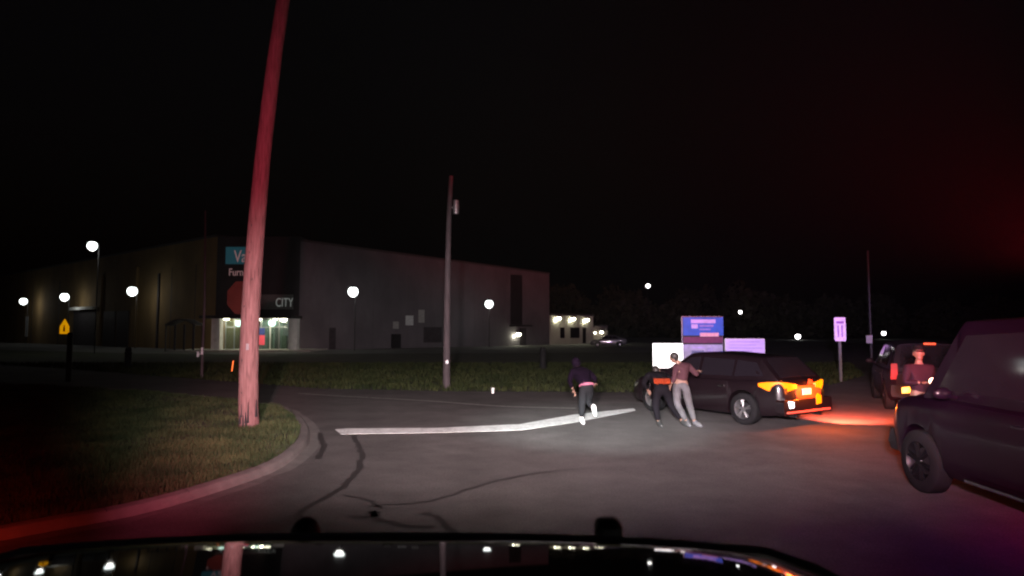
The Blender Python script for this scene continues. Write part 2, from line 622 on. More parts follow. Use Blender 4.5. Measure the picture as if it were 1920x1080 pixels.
# parapet cap, downpipes, doors and shutters
def cap(a, b, ha, hb):
    d = (b - a).normalized()
    nrm = Vector((d.y, -d.x))
    mb = MB()
    q = [a + nrm * .12, b + nrm * .12, b - nrm * 6.1, a - nrm * 6.1]
    hs = [ha, hb, hb, ha]
    mb.add([(p.x, p.y - 64, h + .002) for p, h in zip(q, hs)] + [(p.x, p.y - 64, h + .22) for p, h in zip(q, hs)],
           [(0, 1, 2, 3), (4, 5, 6, 7), (0, 1, 5, 4), (1, 2, 6, 5), (2, 3, 7, 6), (3, 0, 4, 7)])
    mb.build('parapet_cap', m_roofing, store)


cap(L0, C1, ZL, ZC1)
cap(C2, R1, ZC2, ZR)
wall_box(L0, C1, 196, 218, 0, 4.4, 0.10, m_darkdoor, 'door', store)
wall_box(L0, C1, 221, 243, 0, 4.4, 0.10, m_darkdoor, 'door', store)
wall_box(L0, C1, 140, 182, 0.0, 4.6, 0.10, m_darkdoor, 'shutter', store)
wall_box(L0, C1, 140, 184, 4.75, 5.1, 0.7, m_column, 'ledge', store, depth=0.7)
wall_box(L0, C1, 296, 299, 0, 8.5, 0.16, m_darkdoor, 'downpipe', store, depth=0.16)
wall_box(L0, C1, 186, 192, 0, 9.0, 0.25, m_tan, 'pilaster', store, depth=0.25)
wall_box(L0, C1, 250, 258, 0, 9.6, 0.25, m_tan, 'pilaster', store, depth=0.25)
wall_box(C2, R1, 957, 979, 2.75, 9.3, 0.04, m_charcoal, 'recess_shade_panel', store, depth=0.05)  # flat charcoal panel painted in for the shade of a recess
wall_box(C2, R1, 955, 988, 2.5, 2.72, 1.1, m_charcoal, 'door_hood', store, depth=1.1)
wall_box(C2, R1, 974, 986, 0.05, 2.3, 0.06, m_darkdoor, 'door', store)
wall_box(C2, R1, 734, 748, 0.05, 1.6, 0.5, m_dark, 'utility_cabinet', store, depth=0.5)
wall_box(C2, R1, 795, 828, 0.6, 2.4, 0.08, m_darkdoor, 'shutter', store)
wall_box(C2, R1, 618, 630, 0.05, 2.3, 0.06, m_darkdoor, 'door', store)
wall_box(C2, R1, 760, 774, 2.6, 3.7, 0.15, mat('pale_notice', (0.55, 0.6, 0.6), 0.5), 'notice_board', store)
wall_box(C2, R1, 737, 747, 2.2, 3.0, 0.12, mat('dim_notice', (0.32, 0.33, 0.32), 0.5), 'notice_board', store)
wall_box(C2, R1, 784, 795, 2.9, 4.4, 0.12, mat('dim_notice', (0.32, 0.33, 0.32), 0.5), 'notice_board', store)
for pxs in (642, 700, 765, 828, 890):
    wall_box(C2, R1, pxs, pxs + .7, 0.0, 9.2, 0.01, m_grey2, 'panel_joint', store, depth=0.05)
for pxs in (60, 110, 320, 365):
    wall_box(L0, C1, pxs, pxs + 1.0, 0.0, 9.0, 0.02, m_darkdoor, 'panel_joint', store, depth=0.05)

# corner tower (charcoal) with the big sign, storefront below
xa, xb = C1.x, C2.x
tw = MB()
tw.box(((xa + xb) / 2, 4.0, 7.55), (xb - xa - 0.02, 6.0, 8.1))
tw.build('tower', m_charcoal, store)
cn = MB()
cn.box(((xa + xb) / 2, 0.1, 3.33), (xb - xa + 0.5, 4.0, 0.30))
cn.build('canopy', m_charcoal, store, bevel=0.03)
fz = MB()
fz.box((P(495, 560, 65).x, 0.90, 4.9), (P(550, 560, 65).x - P(440, 560, 65).x, 0.2, 1.5))
fz.build('fascia_panel', mat('fascia_grey', (0.14, 0.15, 0.14), 0.7), store)
for pa, pb in ((402, 418), (545, 561)):
    x0, x1 = P(pa, 600, 63.3).x, P(pb, 600, 63.3).x
    mb = MB()
    mb.box(((x0 + x1) / 2, -0.9, 1.59), (x1 - x0, 0.8, 3.17))
    mb.build('column', m_column, store, bevel=0.03)
m_shop = mat('shop_interior', (0.20, 0.26, 0.22), 0.8, var=0.35, scale=1.2)
bk = MB()
bk.box(((xa + xb) / 2, 4.2, 1.6), (xb - xa - .1, 0.1, 3.1))
bk.build('interior_wall', m_shop, store)
fl = MB()
fl.box(((xa + xb) / 2, 2.7, 0.03), (xb - xa - .1, 2.9, 0.05))
fl.build('interior_floor', m_pale, store)
m_pane = bpy.data.materials.new('shopfront_glass')
m_pane.use_nodes = True
pb_ = m_pane.node_tree.nodes['Principled BSDF']
pb_.inputs['Base Color'].default_value = (0.75, 0.9, 0.85, 1)
pb_.inputs['Roughness'].default_value = 0.03
pb_.inputs['Transmission Weight'].default_value = 0.95
pb_.inputs['IOR'].default_value = 1.1
npane = 7
x0, x1 = P(419, 600, 65).x + .2, P(544, 600, 65).x - .2
for i in range(npane):
    a_, b_ = x0 + (x1 - x0) * i / npane, x0 + (x1 - x0) * (i + 1) / npane
    mb = MB()
    mb.box(((a_ + b_) / 2, 1.1, 1.6), (b_ - a_ - .1, 0.02, 2.9))
    mb.build('pane', m_pane, store)
    mb = MB()
    mb.box((a_, 1.1, 1.6), (0.10, 0.12, 3.1))
    mb.build('mullion', m_column if i in (2, 5) else m_steel, store)
mb = MB()
mb.box(((x0 + x1) / 2, 1.1, 2.35), (x1 - x0 - .12, 0.09, 0.10))
mb.build('transom', m_steel, store)
sw = MB()
sw.box(((xa + xb) / 2, -0.2, 0.07), (xb - xa + 5, 5.5, 0.14))
sw.build('walkway', mat('walkway_concrete', (0.33, 0.32, 0.29), 0.9, var=0.15), store)
# dim things inside the shop
for px_, z0, z1, c in ((430, .1, 1.9, (0.02, .02, .025)), (437, .1, 2.5, (0.04, .04, .05)), (507, .1, 1.7, (0.10, .14, .08)), (520, .1, 2.3, (0.03, .03, .03)), (533, .1, 1.5, (0.08, .12, .06))):
    mb = MB()
    p = P(px_, 640, 67)
    mb.box((p.x, 3.0, (z0 + z1) / 2), (0.45, 0.4, z1 - z0))
    mb.build('display_stand', mat('stand_%d' % px_, c, 0.7), store, bevel=0.04)
# window poster: blue above red, white edge; red and pink carry an added glow
for (ax, bx, z0, z1, m_, nm) in ((482, 496, 1.55, 2.25, mat('poster_blue', (0.05, 0.07, 0.28), 0.6), 'poster'), (482, 496, 0.55, 1.53, mat('poster_red', (0.75, 0.10, 0.12), 0.6, emit=(1, .08, .14), estr=0.35), 'poster'),
                                 (471, 479, 0.8, 2.4, mat('poster_pink', (0.8, 0.3, 0.4), 0.6, emit=(1, .15, .35), estr=0.3), 'poster')):
    p0, p1 = P(ax, 620, 64.9), P(bx, 620, 64.9)
    mb = MB()
    mb.box(((p0.x + p1.x) / 2, 1.0, (z0 + z1) / 2), (p1.x - p0.x, 0.03, z1 - z0))
    mb.build(nm, m_, store)
# lettering
m_let = mat('lit_pink_letters', (0.7, 0.5, 0.5), 0.5, emit=(0.72, 0.42, 0.42), estr=0.18)
m_let2 = mat('lit_white_letters', (0.6, 0.62, 0.6), 0.5, emit=(0.6, 0.66, 0.62), estr=0.16)
m_teal = mat('teal_sign_box', (0.02, 0.10, 0.13), 0.5, emit=(0.02, 0.10, 0.13), estr=0.30)
p0, p1 = P(434, 466, 66.0), P(492, 497, 66.0)
tb = MB()
tb.box(((p0.x + p1.x) / 2, 0.85, (p0.z + p1.z) / 2), (p1.x - p0.x, 0.3, p0.z - p1.z))
tb.build('sign_box', m_teal, store)
q = P(441, 492, 65)
text_part('sign_letters', 'Value', 1.75, (q.x, 0.66, q.z), 0, m_let, store, sx=0.72)
q = P(430, 517, 65)
text_part('sign_letters', 'Furniture', 1.05, (q.x, 0.80, q.z), 0, m_let, store, sx=0.78)
q = P(518, 575, 65)
text_part('sign_letters', 'CITY', 1.25, (q.x, 0.76, q.z), 0, m_let2, store, sx=0.66)

# dark timber shelter left of the entrance
sh = empty('cart_shelter', (P(345, 640, 62).x, 62, 0), 0, 'dark open shelter with curved roof between tan wall and entrance', 'shelter')
mb = MB()
ar = [(-1.45 + 2.9 * i / 10, 2.6 + 0.55 * math.sin(math.pi * i / 10)) for i in range(11)]
mb.prism(ar + [(x, z - .14) for x, z in ar[::-1]], -0.9, 0.9, 'y')
mb.build('roof', m_darkdoor, sh)
for a_ in (-1.35, -0.45, 0.45, 1.35):
    for b_ in (-.8, .8):
        mb = MB()
        mb.box((a_, b_, 1.3), (0.1, 0.1, 2.6))
        mb.build('post', m_darkdoor, sh)

# lower wing on the right end
wing = empty('side_building', (0, 90, 0), 0, 'low pale building with three wall lamps beyond the grey store wall', 'building')
A2, B2 = XY(1032, 89), XY(1112, 96)


def wg(px0, px1, z0, z1, out, m, name, depth=0.12):
    o = wall_box(A2, B2, px0, px1, z0, z1, out, m, name, wing, depth)
    o.location.y += 64 - 90
    return o


d = (B2 - A2).normalized()
q = [A2, B2, B2 + Vector((-d.y, d.x)) * 12, A2 + Vector((-d.y, d.x)) * 12]
mb = MB()
mb.add([(p.x, p.y - 90, 0) for p in q] + [(p.x, p.y - 90, 4.1) for p in q], [(0, 1, 2, 3), (4, 5, 6, 7), (0, 1, 5, 4), (1, 2, 6, 5), (2, 3, 7, 6), (3, 0, 4, 7)])
mb.build('wall', m_pale, wing)
wg(1031, 1113, 4.11, 4.35, 0.15, m_roofing, 'roof_edge', 0.6)
for a_, b_ in ((1050, 1058), (1069, 1086), (1092, 1098)):
    wg(a_, b_, 0.9 if a_ < 1090 else 0.1, 2.4, 0.05, m_glass, 'window' if a_ < 1090 else 'door')

# tiny far building piece with two lamps
fb = empty('far_annex', (P(1126, 640, 104).x, 104, 0), 0, 'dark distant annex with two small lamps past the pale building', 'building')
mb = MB()
mb.box((0, 1.5, 1.3), (2.3, 3, 2.6))
mb.build('wall', mat('annex_wall', (0.12, 0.10, 0.09), 0.9), fb)
mb = MB()
mb.box((0, 1.4, 2.7), (2.5, 3.4, 0.2))
mb.build('roof', m_roofing, fb)


# ------------------------------------------------------------------ lamps on walls and poles
m_flood = glow_lamp('floodlight_lens', (0.92, 1.0, 0.97), 4)
m_warmled = glow_lamp('wallpack_lens', (1.0, 0.97, 0.72), 14)
m_small = glow_lamp('street_lens', (1.0, 0.98, 0.95), 9)


def pole_lamp(px, py, D, rad, label, m=m_flood, watts=800, name='lamp_post', group=None):
    top = P(px, py, D)
    t = empty(name, (top.x, D, 0), 0, label, 'lamp post', group)
    mb = MB()
    mb.tube([(0, 0.9, 0), (0, 0.9, top.z + .35)], [0.05, 0.035], 10)
    mb.tube([(0, 0.9, top.z + .3), (0, 0.0, top.z + .3)], 0.05, 8)
    mb.build('post', m_dark, t, smooth=True)
    mb = MB()
    mb.lathe([(0.02, .16), (rad * .3, .14), (rad * .5, .02), (rad * .55, -.08)], (0, 0, top.z + rad * .85), 'z', 14)
    mb.build('lamp_head', m_dark, t, smooth=True)
    mb = MB()
    mb.ell((0, 0, top.z), (rad * .95, rad * .95, rad * .98), 14, 8)
    mb.build('lens', m, t, smooth=True)
    if watts:
        lamp('lamp_beam', 'POINT', (0, 0, top.z - rad - .1), (1, .96, .9), watts, t, radius=.3)
    return t


def flood(px, py, a, b, rad, label, watts):
    return pole_lamp(px, py, on_wall(a, b, px).y - 6.0, rad * .95, label, m_flood, watts, group='bright lamps on posts before the store walls')


flood(44, 565, L0, C1, 0.56, 'leftmost bright lot lamp before the tan wall, above the white trailer', 48)
flood(121, 557, L0, C1, 0.58, 'bright lot lamp before the tan wall, above the orange pentagon sign', 48)
flood(248, 546, L0, C1, 0.58, 'bright lot lamp before the tan wall, above the pair of dark doors', 48)
flood(662, 547, C2, R1, 0.56, 'bright lot lamp before the grey wall nearest the lit entrance', 48)
flood(917, 570, C2, R1, 0.54, 'bright lot lamp before the grey wall near the dark vertical recess', 48)


pole_lamp(173, 461, 56, 0.43, 'tall lot lamp shining above the roofline of the tan wall', watts=110)
pole_lamp(1215, 536, 150, 0.50, 'small far lamp post high above the bright white screen', m_small, 0, group='far street lamps beyond the road')
pole_lamp(1388, 585, 160, 0.45, 'faintest far lamp post above the purple lit panel', m_small, 0, group='far street lamps beyond the road')
pole_lamp(1496, 631, 130, 0.52, 'far lamp post with white light just above the sedan roof', m_small, 0, group='far street lamps beyond the road')
pole_lamp(1657, 625, 140, 0.45, 'far lamp post with white light beside the thin roadside pole', m_small, 0, group='far street lamps beyond the road')


def wallpack(px, py, D, label, watts=25, rad=0.22, mm=m_warmled, face=0.6):
    top = P(px, py, D)
    t = empty('wall_lamp', top, 0, label, 'wall lamp', 'small wall lamps')
    mb = MB()
    mb.prism([(-rad, rad * .5), (rad, rad * .5), (rad * .7, rad * 1.1), (-rad * .7, rad * 1.1)], -rad * .8, rad * .8 + .4, 'y')
    mb.build('housing', m_dark, t)
    mb = MB()
    mb.ell((0, 0, 0), (rad, rad * .8, rad * .75), 12, 8)
    mb.build('lens', mm, t, smooth=True)
    lamp('wall_beam', 'POINT', (-0.5, -0.15, -0.25), (1, 0.97, .70), watts, t, radius=0.15)
    return t


wallpack(425, 596, 64.0, 'white canopy lamp over the left column of the entrance', 95, .32)
wallpack(485, 597, 64.0, 'white canopy lamp just right of the big leaning pole', 55, .32)
wallpack(516, 598, 64.6, 'smallest canopy lamp over the shop entrance doors', 30, .20)
wallpack(532, 599, 64.0, 'white canopy lamp nearest the right entrance column', 95, .34)
dW = 85.0
wallpack(972, 627, on_wall(C2, R1, 972).y - .5, 'small wall lamp under the dark vertical recess', 75, .34)
wallpack(1048, 597, on_wall(A2, B2, 1048).y - .5, 'first of three lamps on the pale building, nearest the grey wall', 75, .32)
wallpack(1075, 598, on_wall(A2, B2, 1075).y - .5, 'middle of three lamps on the pale building, over its windows', 75, .32)
wallpack(1101, 600, on_wall(A2, B2, 1101).y - .5, 'last of three lamps on the pale building, over its door', 75, .32)
wallpack(1116, 624, 103.3, 'tiny dim lamp on the far annex', 10, .20)
wallpack(1128, 623, 103.3, 'brighter tiny lamp at the far end of the annex', 20, .30)
lamp('shop_ceiling_light', 'POINT', ((xa + xb) / 2 + 1, 2.4, 2.8), (0.75, 1, 0.85), 90, store, radius=.4)
lamp('shop_ceiling_light', 'POINT', ((xa + xb) / 2 - 2.5, 2.4, 2.8), (0.75, 1, 0.9), 60, store, radius=.4)

# ------------------------------------------------------------------ poles
base = G(468, 812)
t = empty('utility_pole', (base.x, base.y, 0.1), 0, 'big leaning wooden utility pole lit pink on the grass corner', 'utility pole')
ctr = []
for py, pxc, w in ((812, 468, 36), (770, 465.5, 35), (700, 466, 34), (600, 469, 33), (500, 475, 32), (400, 483, 30), (300, 492, 28), (200, 503.5, 27),
                   (100, 516, 25.5), (0, 531, 24), (-120, 551, 22), (-300, 585, 20)):
    p = P(pxc, py, base.y)
    ctr.append((p - t.location, w / 2 / FPX * base.y))
ctr.insert(0, (ctr[0][0] + Vector((0, 0, -0.4)), ctr[0][1] * 1.03))
fine_p, fine_r = [], []
for i in range(len(ctr) - 1):
    for k in range(4):
        f = k / 4
        fine_p.append(ctr[i][0].lerp(ctr[i + 1][0], f))
        fine_r.append(ctr[i][1] * (1 - f) + ctr[i + 1][1] * f)
mb = MB()
mb.tube(fine_p, fine_r, 28, wob=0.015)
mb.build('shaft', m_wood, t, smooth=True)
topp = fine_p[-1]
mb = MB()
mb.box(topp + Vector((0, -.1, -0.5)), (2.6, .12, .14))
mb.build('crossarm', m_wood, t)
for k in range(7):
    z_ = .7 + k * .55
    mb = MB()
    cpt = min(fine_p, key=lambda q_: abs(q_.z - z_))
    mb.box(cpt + Vector((rnd.uniform(-.08, .08), -.168, 0)), (.012, .02, .05), M=Matrix.Rotation(rnd.uniform(-.6, .6), 4, 'Y'))
    mb.build('staple', m_dark, t)
mb = MB()
cpt = min(fine_p, key=lambda q_: abs(q_.z - 1.75))
mb.box(cpt + Vector((.03, -.180, 0)), (.07, .008, .13))
mb.build('tag_plate', m_steel, t)
# splits and dark rot at the foot
for k in range(9):
    a_ = rnd.uniform(-2.6, -0.5)
    rr_ = ctr[1][1] * 1.01
    h0 = rnd.uniform(0.0, 0.25)
    h1 = h0 + rnd.uniform(.15, .5)
    mb = MB()
    mb.tube([(ctr[1][0].x + math.cos(a_) * rr_, math.sin(a_) * rr_, h0), (ctr[1][0].x - .01 + math.cos(a_ + .03) * rr_, math.sin(a_ + .03) * rr_, h1)], [0.024, 0.007], 6)
    mb.build('split', m_dark, t)

base = G(837, 728)
t = empty('utility_pole', (base.x, base.y, 0), 0, 'slim wooden utility pole standing on the grass across the road', 'utility pole')
mb = MB()
pts, rr_ = [], []
for py, pxc in ((728, 837), (600, 838), (500, 839.5), (400, 842), (330, 846)):
    pts.append(P(pxc, py, base.y) - t.location)
    rr_.append((14 - (728 - py) / 400 * 6) / 2 / FPX * base.y)
mb.tube(pts, rr_, 14, wob=.02)
mb.build('shaft', m_wood2, t, smooth=True)
mb = MB()
p = P(855, 389, base.y) - t.location
mb.lathe([(0.02, .28), (.10, .26), (.12, 0), (.10, -.24), (.02, -.26)], p, 'z', 12)
mb.tube([p, p + Vector((-.25, 0, 0))], .03, 6)
mb.build('transformer', m_steel, t, smooth=True)
mb = MB()
p = P(838, 679, base.y - .2) - t.location
mb.box(p, (.09, .02, .12))
mb.build('tag_plate', m_chrome, t)

base = G(378, 709)
t = empty('marker_post', (base.x, base.y, 0), 0, 'thin reddish post with small tags behind the grass verge', 'post')
mb = MB()
mb.tube([(0, 0, 0), (0.03, 0, 3.4), P(385, 395, base.y) - t.location], [.06, .05, .035], 8)
mb.build('shaft', m_wood2, t, smooth=True)
mb = MB()
mb.box(P(379, 658, base.y - .1) - t.location, (.09, .03, .3))
mb.build('tag_plate', m_signwhite, t)
mb = MB()
mb.box(P(371, 664, base.y - .1) - t.location, (.08, .03, .24))
mb.box(P(375, 664, base.y - .05) - t.location, (.2, .02, .03))
mb.build('tag_plate', m_signwhite, t)

# red octagonal sign half hidden behind the pole
D = 15.6
c = P(453, 558, D)
t = empty('octagon_sign', (c.x, D, 0), R(-8), 'dull red octagonal sign half hidden behind the big leaning pole', 'sign')
mb = MB()
mb.prism([(.40 * math.cos(R(22.5 + 45 * k)), c.z + .43 * math.sin(R(22.5 + 45 * k))) for k in range(8)], -.012, .012, 'y')
mb.build('sign_face', m_signred, t)
mb = MB()
mb.tube([(0.02, .05, 0), (0.02, .05, c.z + .3)], .03, 8)
mb.build('post', m_dark, t)
mb = MB()
q = P(437, 686, D) - t.location
mb.box((-0.16, -0.04, q.z), (.022, .02, .26), M=Matrix.Rotation(R(8), 4, 'Y'))
mb.build('reflector', mat('amber_reflector', (0.9, .25, .05), .4, emit=(1, .16, .03), estr=.3), t)  # emission added for light thrown back by the reflector

# orange pentagon crossing sign
D = 26.0
c = P(121, 614, D)
t = empty('crossing_sign', (c.x, D, 0), 0, 'small orange yellow pentagon crossing sign on a dark post', 'sign')
s_ = D / FPX
mb = MB()
m_pent = mat('orange_glow_sheeting', (0.95, 0.50, 0.02), .5, var=.1, scale=4, emit=(1, .42, .0), estr=.55)  # orange light put into the sheeting's colour and emission
mb.prism([(-8.5 * s_, c.z - 12 * s_), (8.5 * s_, c.z - 12 * s_), (8.5 * s_, c.z + 2 * s_), (0, c.z + 16 * s_), (-8.5 * s_, c.z + 2 * s_)], -.015, .015, 'y')
mb.build('sign_face', m_pent, t)
mb = MB()
mb.ell((0, -.02, c.z + .06), (.035, .01, .035), 10, 6)
mb.prism([(-.04, c.z - .16), (.04, c.z - .16), (.03, c.z + .02), (-.03, c.z + .02)], -.026, -.017, 'y')
mb.build('walking_symbol', mat('symbol_brown', (.25, .05, .0), .6), t)
mb = MB()
mb.tube([(0.22, .04, 0), (0.22, .04, c.z - .2)], .10, 8)
mb.tube([(0.0, .05, c.z - .15), (0.22, .05, c.z - .3)], .04, 8)
mb.build('post', m_plastic, t)

# small rounded bollards
for px_, py_, D_, lb in ((241, 692, 36, 'dark round topped bollard before the tan wall doors'), (1018, 694, 34, 'dark round topped bollard on the far grass left of the runner')):
    p = P(px_, 655, D_)
    t = empty('bollard', (p.x, D_, 0), 0, lb, 'bollard', 'dark bollards on the far grass')
    mb = MB()
    mb.lathe([(.26, 0), (.24, .1), (.18, .2), (.17, p.z - .25), (.2, p.z - .2), (.17, p.z - .12)], (0, 0, 0), 'z', 14)
    mb.build('shaft', m_plastic, t, smooth=True)
    mb = MB()
    mb.ell((0, 0, p.z - .02), (.17, .17, .15), 12, 8)
    mb.build('cap', m_plastic, t, smooth=True)

# ------------------------------------------------------------------ signs behind the sedan
def board(name, px0, py0, px1, py1, D, face, label, cat, depth=.14, frame=m_steel, posts=(0.15, .85), zbot=0):
    a, b = P(px0, py0, D), P(px1, py1, D)
    t = empty(name, ((a.x + b.x) / 2, D, 0), 0, label, cat)
    w, h, zc = b.x - a.x, a.z - b.z, (a.z + b.z) / 2
    mb = MB()
    mb.box((0, depth / 2 + .01, zc), (w + .05, depth, h + .05))
    mb.build('cabinet', frame, t, bevel=.01)
    mb = MB()
    mb.box((0, 0, zc), (w, .02, h))
    mb.build('sign_face', face, t)
    for f in posts:
        mb = MB()
        mb.box((-w / 2 + w * f, depth / 2, zbot + (b.z - zbot) / 2 - .02), (.09, .09, b.z - zbot))
        mb.build('post', frame, t)
    return t, w, h, zc


m_led = mat('led_screen_white', (.8, .8, .8), .5, emit=(1, .985, .96), estr=2.6)
t, w, h, zc = board('message_screen', 1224, 644, 1281, 690, 29, m_led, 'glaring white lit message screen behind the struggling men', 'screen', frame=m_dark)
for a_, b_ in ((-.2, .1), (.05, .13), (.3, .12)):
    mb = MB()
    mb.box((a_, -.014, zc + b_ * 2), (.16, .006, .035))
    mb.build('screen_text', mat('screen_text_grey', (.3, .3, .3), .5, emit=(.9, .8, .85), estr=.8), t)
m_bface = mat('blue_sign_face', (0.02, 0.07, 0.38), .5, var=.25, scale=2.5, emit=(.005, .09, .42), estr=.35)  # blue sign panels get a dim glow for light falling on them
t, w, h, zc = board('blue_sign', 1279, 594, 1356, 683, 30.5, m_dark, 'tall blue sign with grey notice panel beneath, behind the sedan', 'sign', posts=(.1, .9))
o_ = 30.5 / FPX


def bp(px0, py0, px1, py1, m, name, z_=-.02):
    a, b = P(px0, py0, 30.5), P(px1, py1, 30.5)
    mb = MB()
    mb.box(((a.x + b.x) / 2 - t.location.x, z_, (a.z + b.z) / 2), (b.x - a.x, .02, a.z - b.z))
    return mb.build(name, m, t)


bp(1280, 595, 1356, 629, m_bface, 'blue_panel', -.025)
bp(1295, 599, 1341, 606, mat('sign_lilac', (.45, .35, .65), .5, emit=(.3, .22, .5), estr=.22), 'lettering_band', -.04)
bp(1296, 608, 1308, 616, mat('sign_lilac', (.4, .3, .6), .5), 'logo_patch', -.04)
bp(1311, 609, 1337, 613, mat('sign_lilac2', (.25, .22, .60), .5), 'lettering_band', -.04)
bp(1311, 616, 1332, 619, mat('sign_lilac2', (.25, .22, .60), .5), 'lettering_band', -.04)
bp(1312, 624, 1347, 631, mat('sign_salmon', (.8, .45, .5), .5), 'lettering_band', -.045)
bp(1281, 632, 1355, 643, mat('sign_maroon', (.16, .03, .09), .6), 'lower_band', -.025)
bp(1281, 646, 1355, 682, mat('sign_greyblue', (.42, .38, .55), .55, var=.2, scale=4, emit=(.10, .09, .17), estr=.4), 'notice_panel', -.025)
bp(1298, 650, 1322, 653, mat('sign_lilac', (.45, .35, .65), .5), 'lettering_band', -.04)
bp(1296, 657, 1320, 680, mat('sign_slate', (.17, .18, .33), .55), 'lettering_block', -.04)
bp(1325, 652, 1337, 680, mat('sign_mist', (.40, .36, .62), .55), 'lettering_block', -.04)
bp(1345, 664, 1354, 680, mat('sign_cream', (.70, .55, .62), .55), 'picture_patch', -.04)
m_purp = mat('purple_glow_marquee_face', (.50, .40, .70), .8, var=.1, scale=3, stretch=(.3, 1, 3), emit=(.34, .20, .62), estr=.30)  # purple light on the white face put into colour and emission
t, w, h, zc = board('marquee_sign', 1361, 636, 1434, 672, 27.5, m_purp, 'wide white marquee with a painted-in purple glow above the sedan roof', 'sign', frame=m_signwhite)
for i in range(5):
    mb = MB()
    ww = w * (.8, .7, .85, .6, .5)[i]
    mb.box((-w * .42 + ww / 2, -.014, zc + h * (.36 - .16 * i)), (ww, .006, .022))
    mb.build('text_line', mat('faint_text', (.28, .18, .55), .5), t)
c = P(1575, 617, 26)
t = empty('road_sign', (c.x, 26, 0), R(4), 'narrow upright white road sign with a painted-in purple glow on its post', 'sign')
s_ = 26 / FPX
mb = MB()
m_road = mat('purple_glow_sheeting', (.80, .66, .86), .5, emit=(.42, .20, .80), estr=.30)  # white sheeting; the purple light is put into colour and emission
mb.prism([(x * s_, c.z + z * s_) for x, z in ((-11, -20), (-9.5, -22.5), (9.5, -22.5), (11, -20), (11, 20), (9.5, 22), (-9.5, 22), (-11, 20))], -.012, .012, 'y')
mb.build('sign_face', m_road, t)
for x_, w_, z_, h_ in ((0, 14, 12.5, 4), (-4, 2.2, -4, 22), (3.5, 2.2, -4, 22)):
    mb = MB()
    mb.box((x_ * s_, -.016, c.z + z_ * s_), (w_ * s_, .006, h_ * s_))
    mb.build('sign_print', mat('purple_print', (.35, .12, .55), .5, emit=(.3, .08, .6), estr=.15), t)  # print carries the same painted purple glow
mb = MB()
mb.box((0, .05, (c.z - .4) / 2), (.09, .06, c.z - .4))
mb.build('post', m_steel, t)

D = 45
t = empty('roadside_pole', (P(1633, 640, D).x, D, 0), 0, 'thin distant roadside pole with a small dim sign at its side', 'pole')
mb = MB()
mb.tube([(0, 0, 0), (0, 0, P(1633, 470, D).z)], [.12, .08], 8)
mb.build('shaft', m_dark, t)
mb = MB()
mb.box((-.18, -.13, P(1628, 636, D).z), (.42, .03, .55))
mb.build('sign_face', m_signwhite, t)

# trailer parked before the tan wall
D = 100
a, b = P(51, 594, D), P(122, 632, D)
t = empty('box_trailer', ((a.x + b.x) / 2, D, 0), R(6), 'dim white box trailer parked before the tan wall', 'trailer')
mb = MB()
mb.box((0, 1.2, (a.z + b.z) / 2 + .05), (b.x - a.x, 2.4, a.z - b.z))
mb.build('box', m_trailer, t, bevel=.05)
mb = MB()
mb.box((0, 1.2, b.z - .1), (b.x - a.x - .5, 2.0, .3))
mb.build('chassis', m_under, t)
for x_ in (-1.9, 1.6, 2.4):
    mb = MB()
    mb.lathe([(.1, .0), (.46, .0), (.5, .05), (.5, .25), (.46, .3), (.1, .3)], (x_, .1, .5), 'y', 16)
    mb.build('wheel', m_rubber, t, smooth=True)


# ------------------------------------------------------------------ vehicles
def interp(tab, y):
    if y <= tab[0][0]:
        return tab[0][1]
    for (a, va), (b, vb) in zip(tab, tab[1:]):
        if y <= b:
            f = (y - a) / (b - a)
            f = f * f * (3 - 2 * f) * .5 + f * .5
            return va + (vb - va) * f
    return tab[-1][1]


def wheel_parts(parent, x, y, r, w, side, rim_m=None, spokes=5):
    t = bpy.data.objects.new('wheel', None)
    COL.objects.link(t)
    t.parent = parent
    t.location = (x, y, r)
    mb = MB()
    pr = [(r * .62, -w / 2), (r * .9, -w / 2 * 1.02), (r * .985, -w * .4), (r, -w * .25), (r, w * .25), (r * .985, w * .4), (r * .9, w / 2 * 1.02), (r * .62, w / 2)]
    mb.lathe(pr, (0, 0, 0), 'x', 32)
    mb.build('tyre', m_rubber, t, smooth=True)
    mb = MB()
    xo = side * w * .40
    mb.lathe([(r * .63, side * w / 2), (r * .60, xo), (r * .55, xo - side * .05), (r * .55, -xo)], (0, 0, 0), 'x', 32)
    mb.lathe([(r * .001, xo + side * .02), (r * .12, xo + side * .02), (r * .15, xo - side * .01)], (0, 0, 0), 'x', 16)
    for k in range(spokes):
        a = 2 * math.pi * k / spokes + .3
        for da in (-.13, .13):
            p0 = Vector((xo, math.cos(a) * r * .1, math.sin(a) * r * .1))
            p1 = Vector((xo, math.cos(a + da) * r * .59, math.sin(a + da) * r * .59))
            mb.tube([p0, p1], [r * .055, r * .045], 6)
    mb.build('rim', rim_m or m_alloy, t, smooth=True)
    mb = MB()
    mb.lathe([(r * .001, xo - side * .07), (r * .42, xo - side * .07)], (0, 0, 0), 'x', 20)
    mb.build('brake_disc', m_dark, t)
    return t


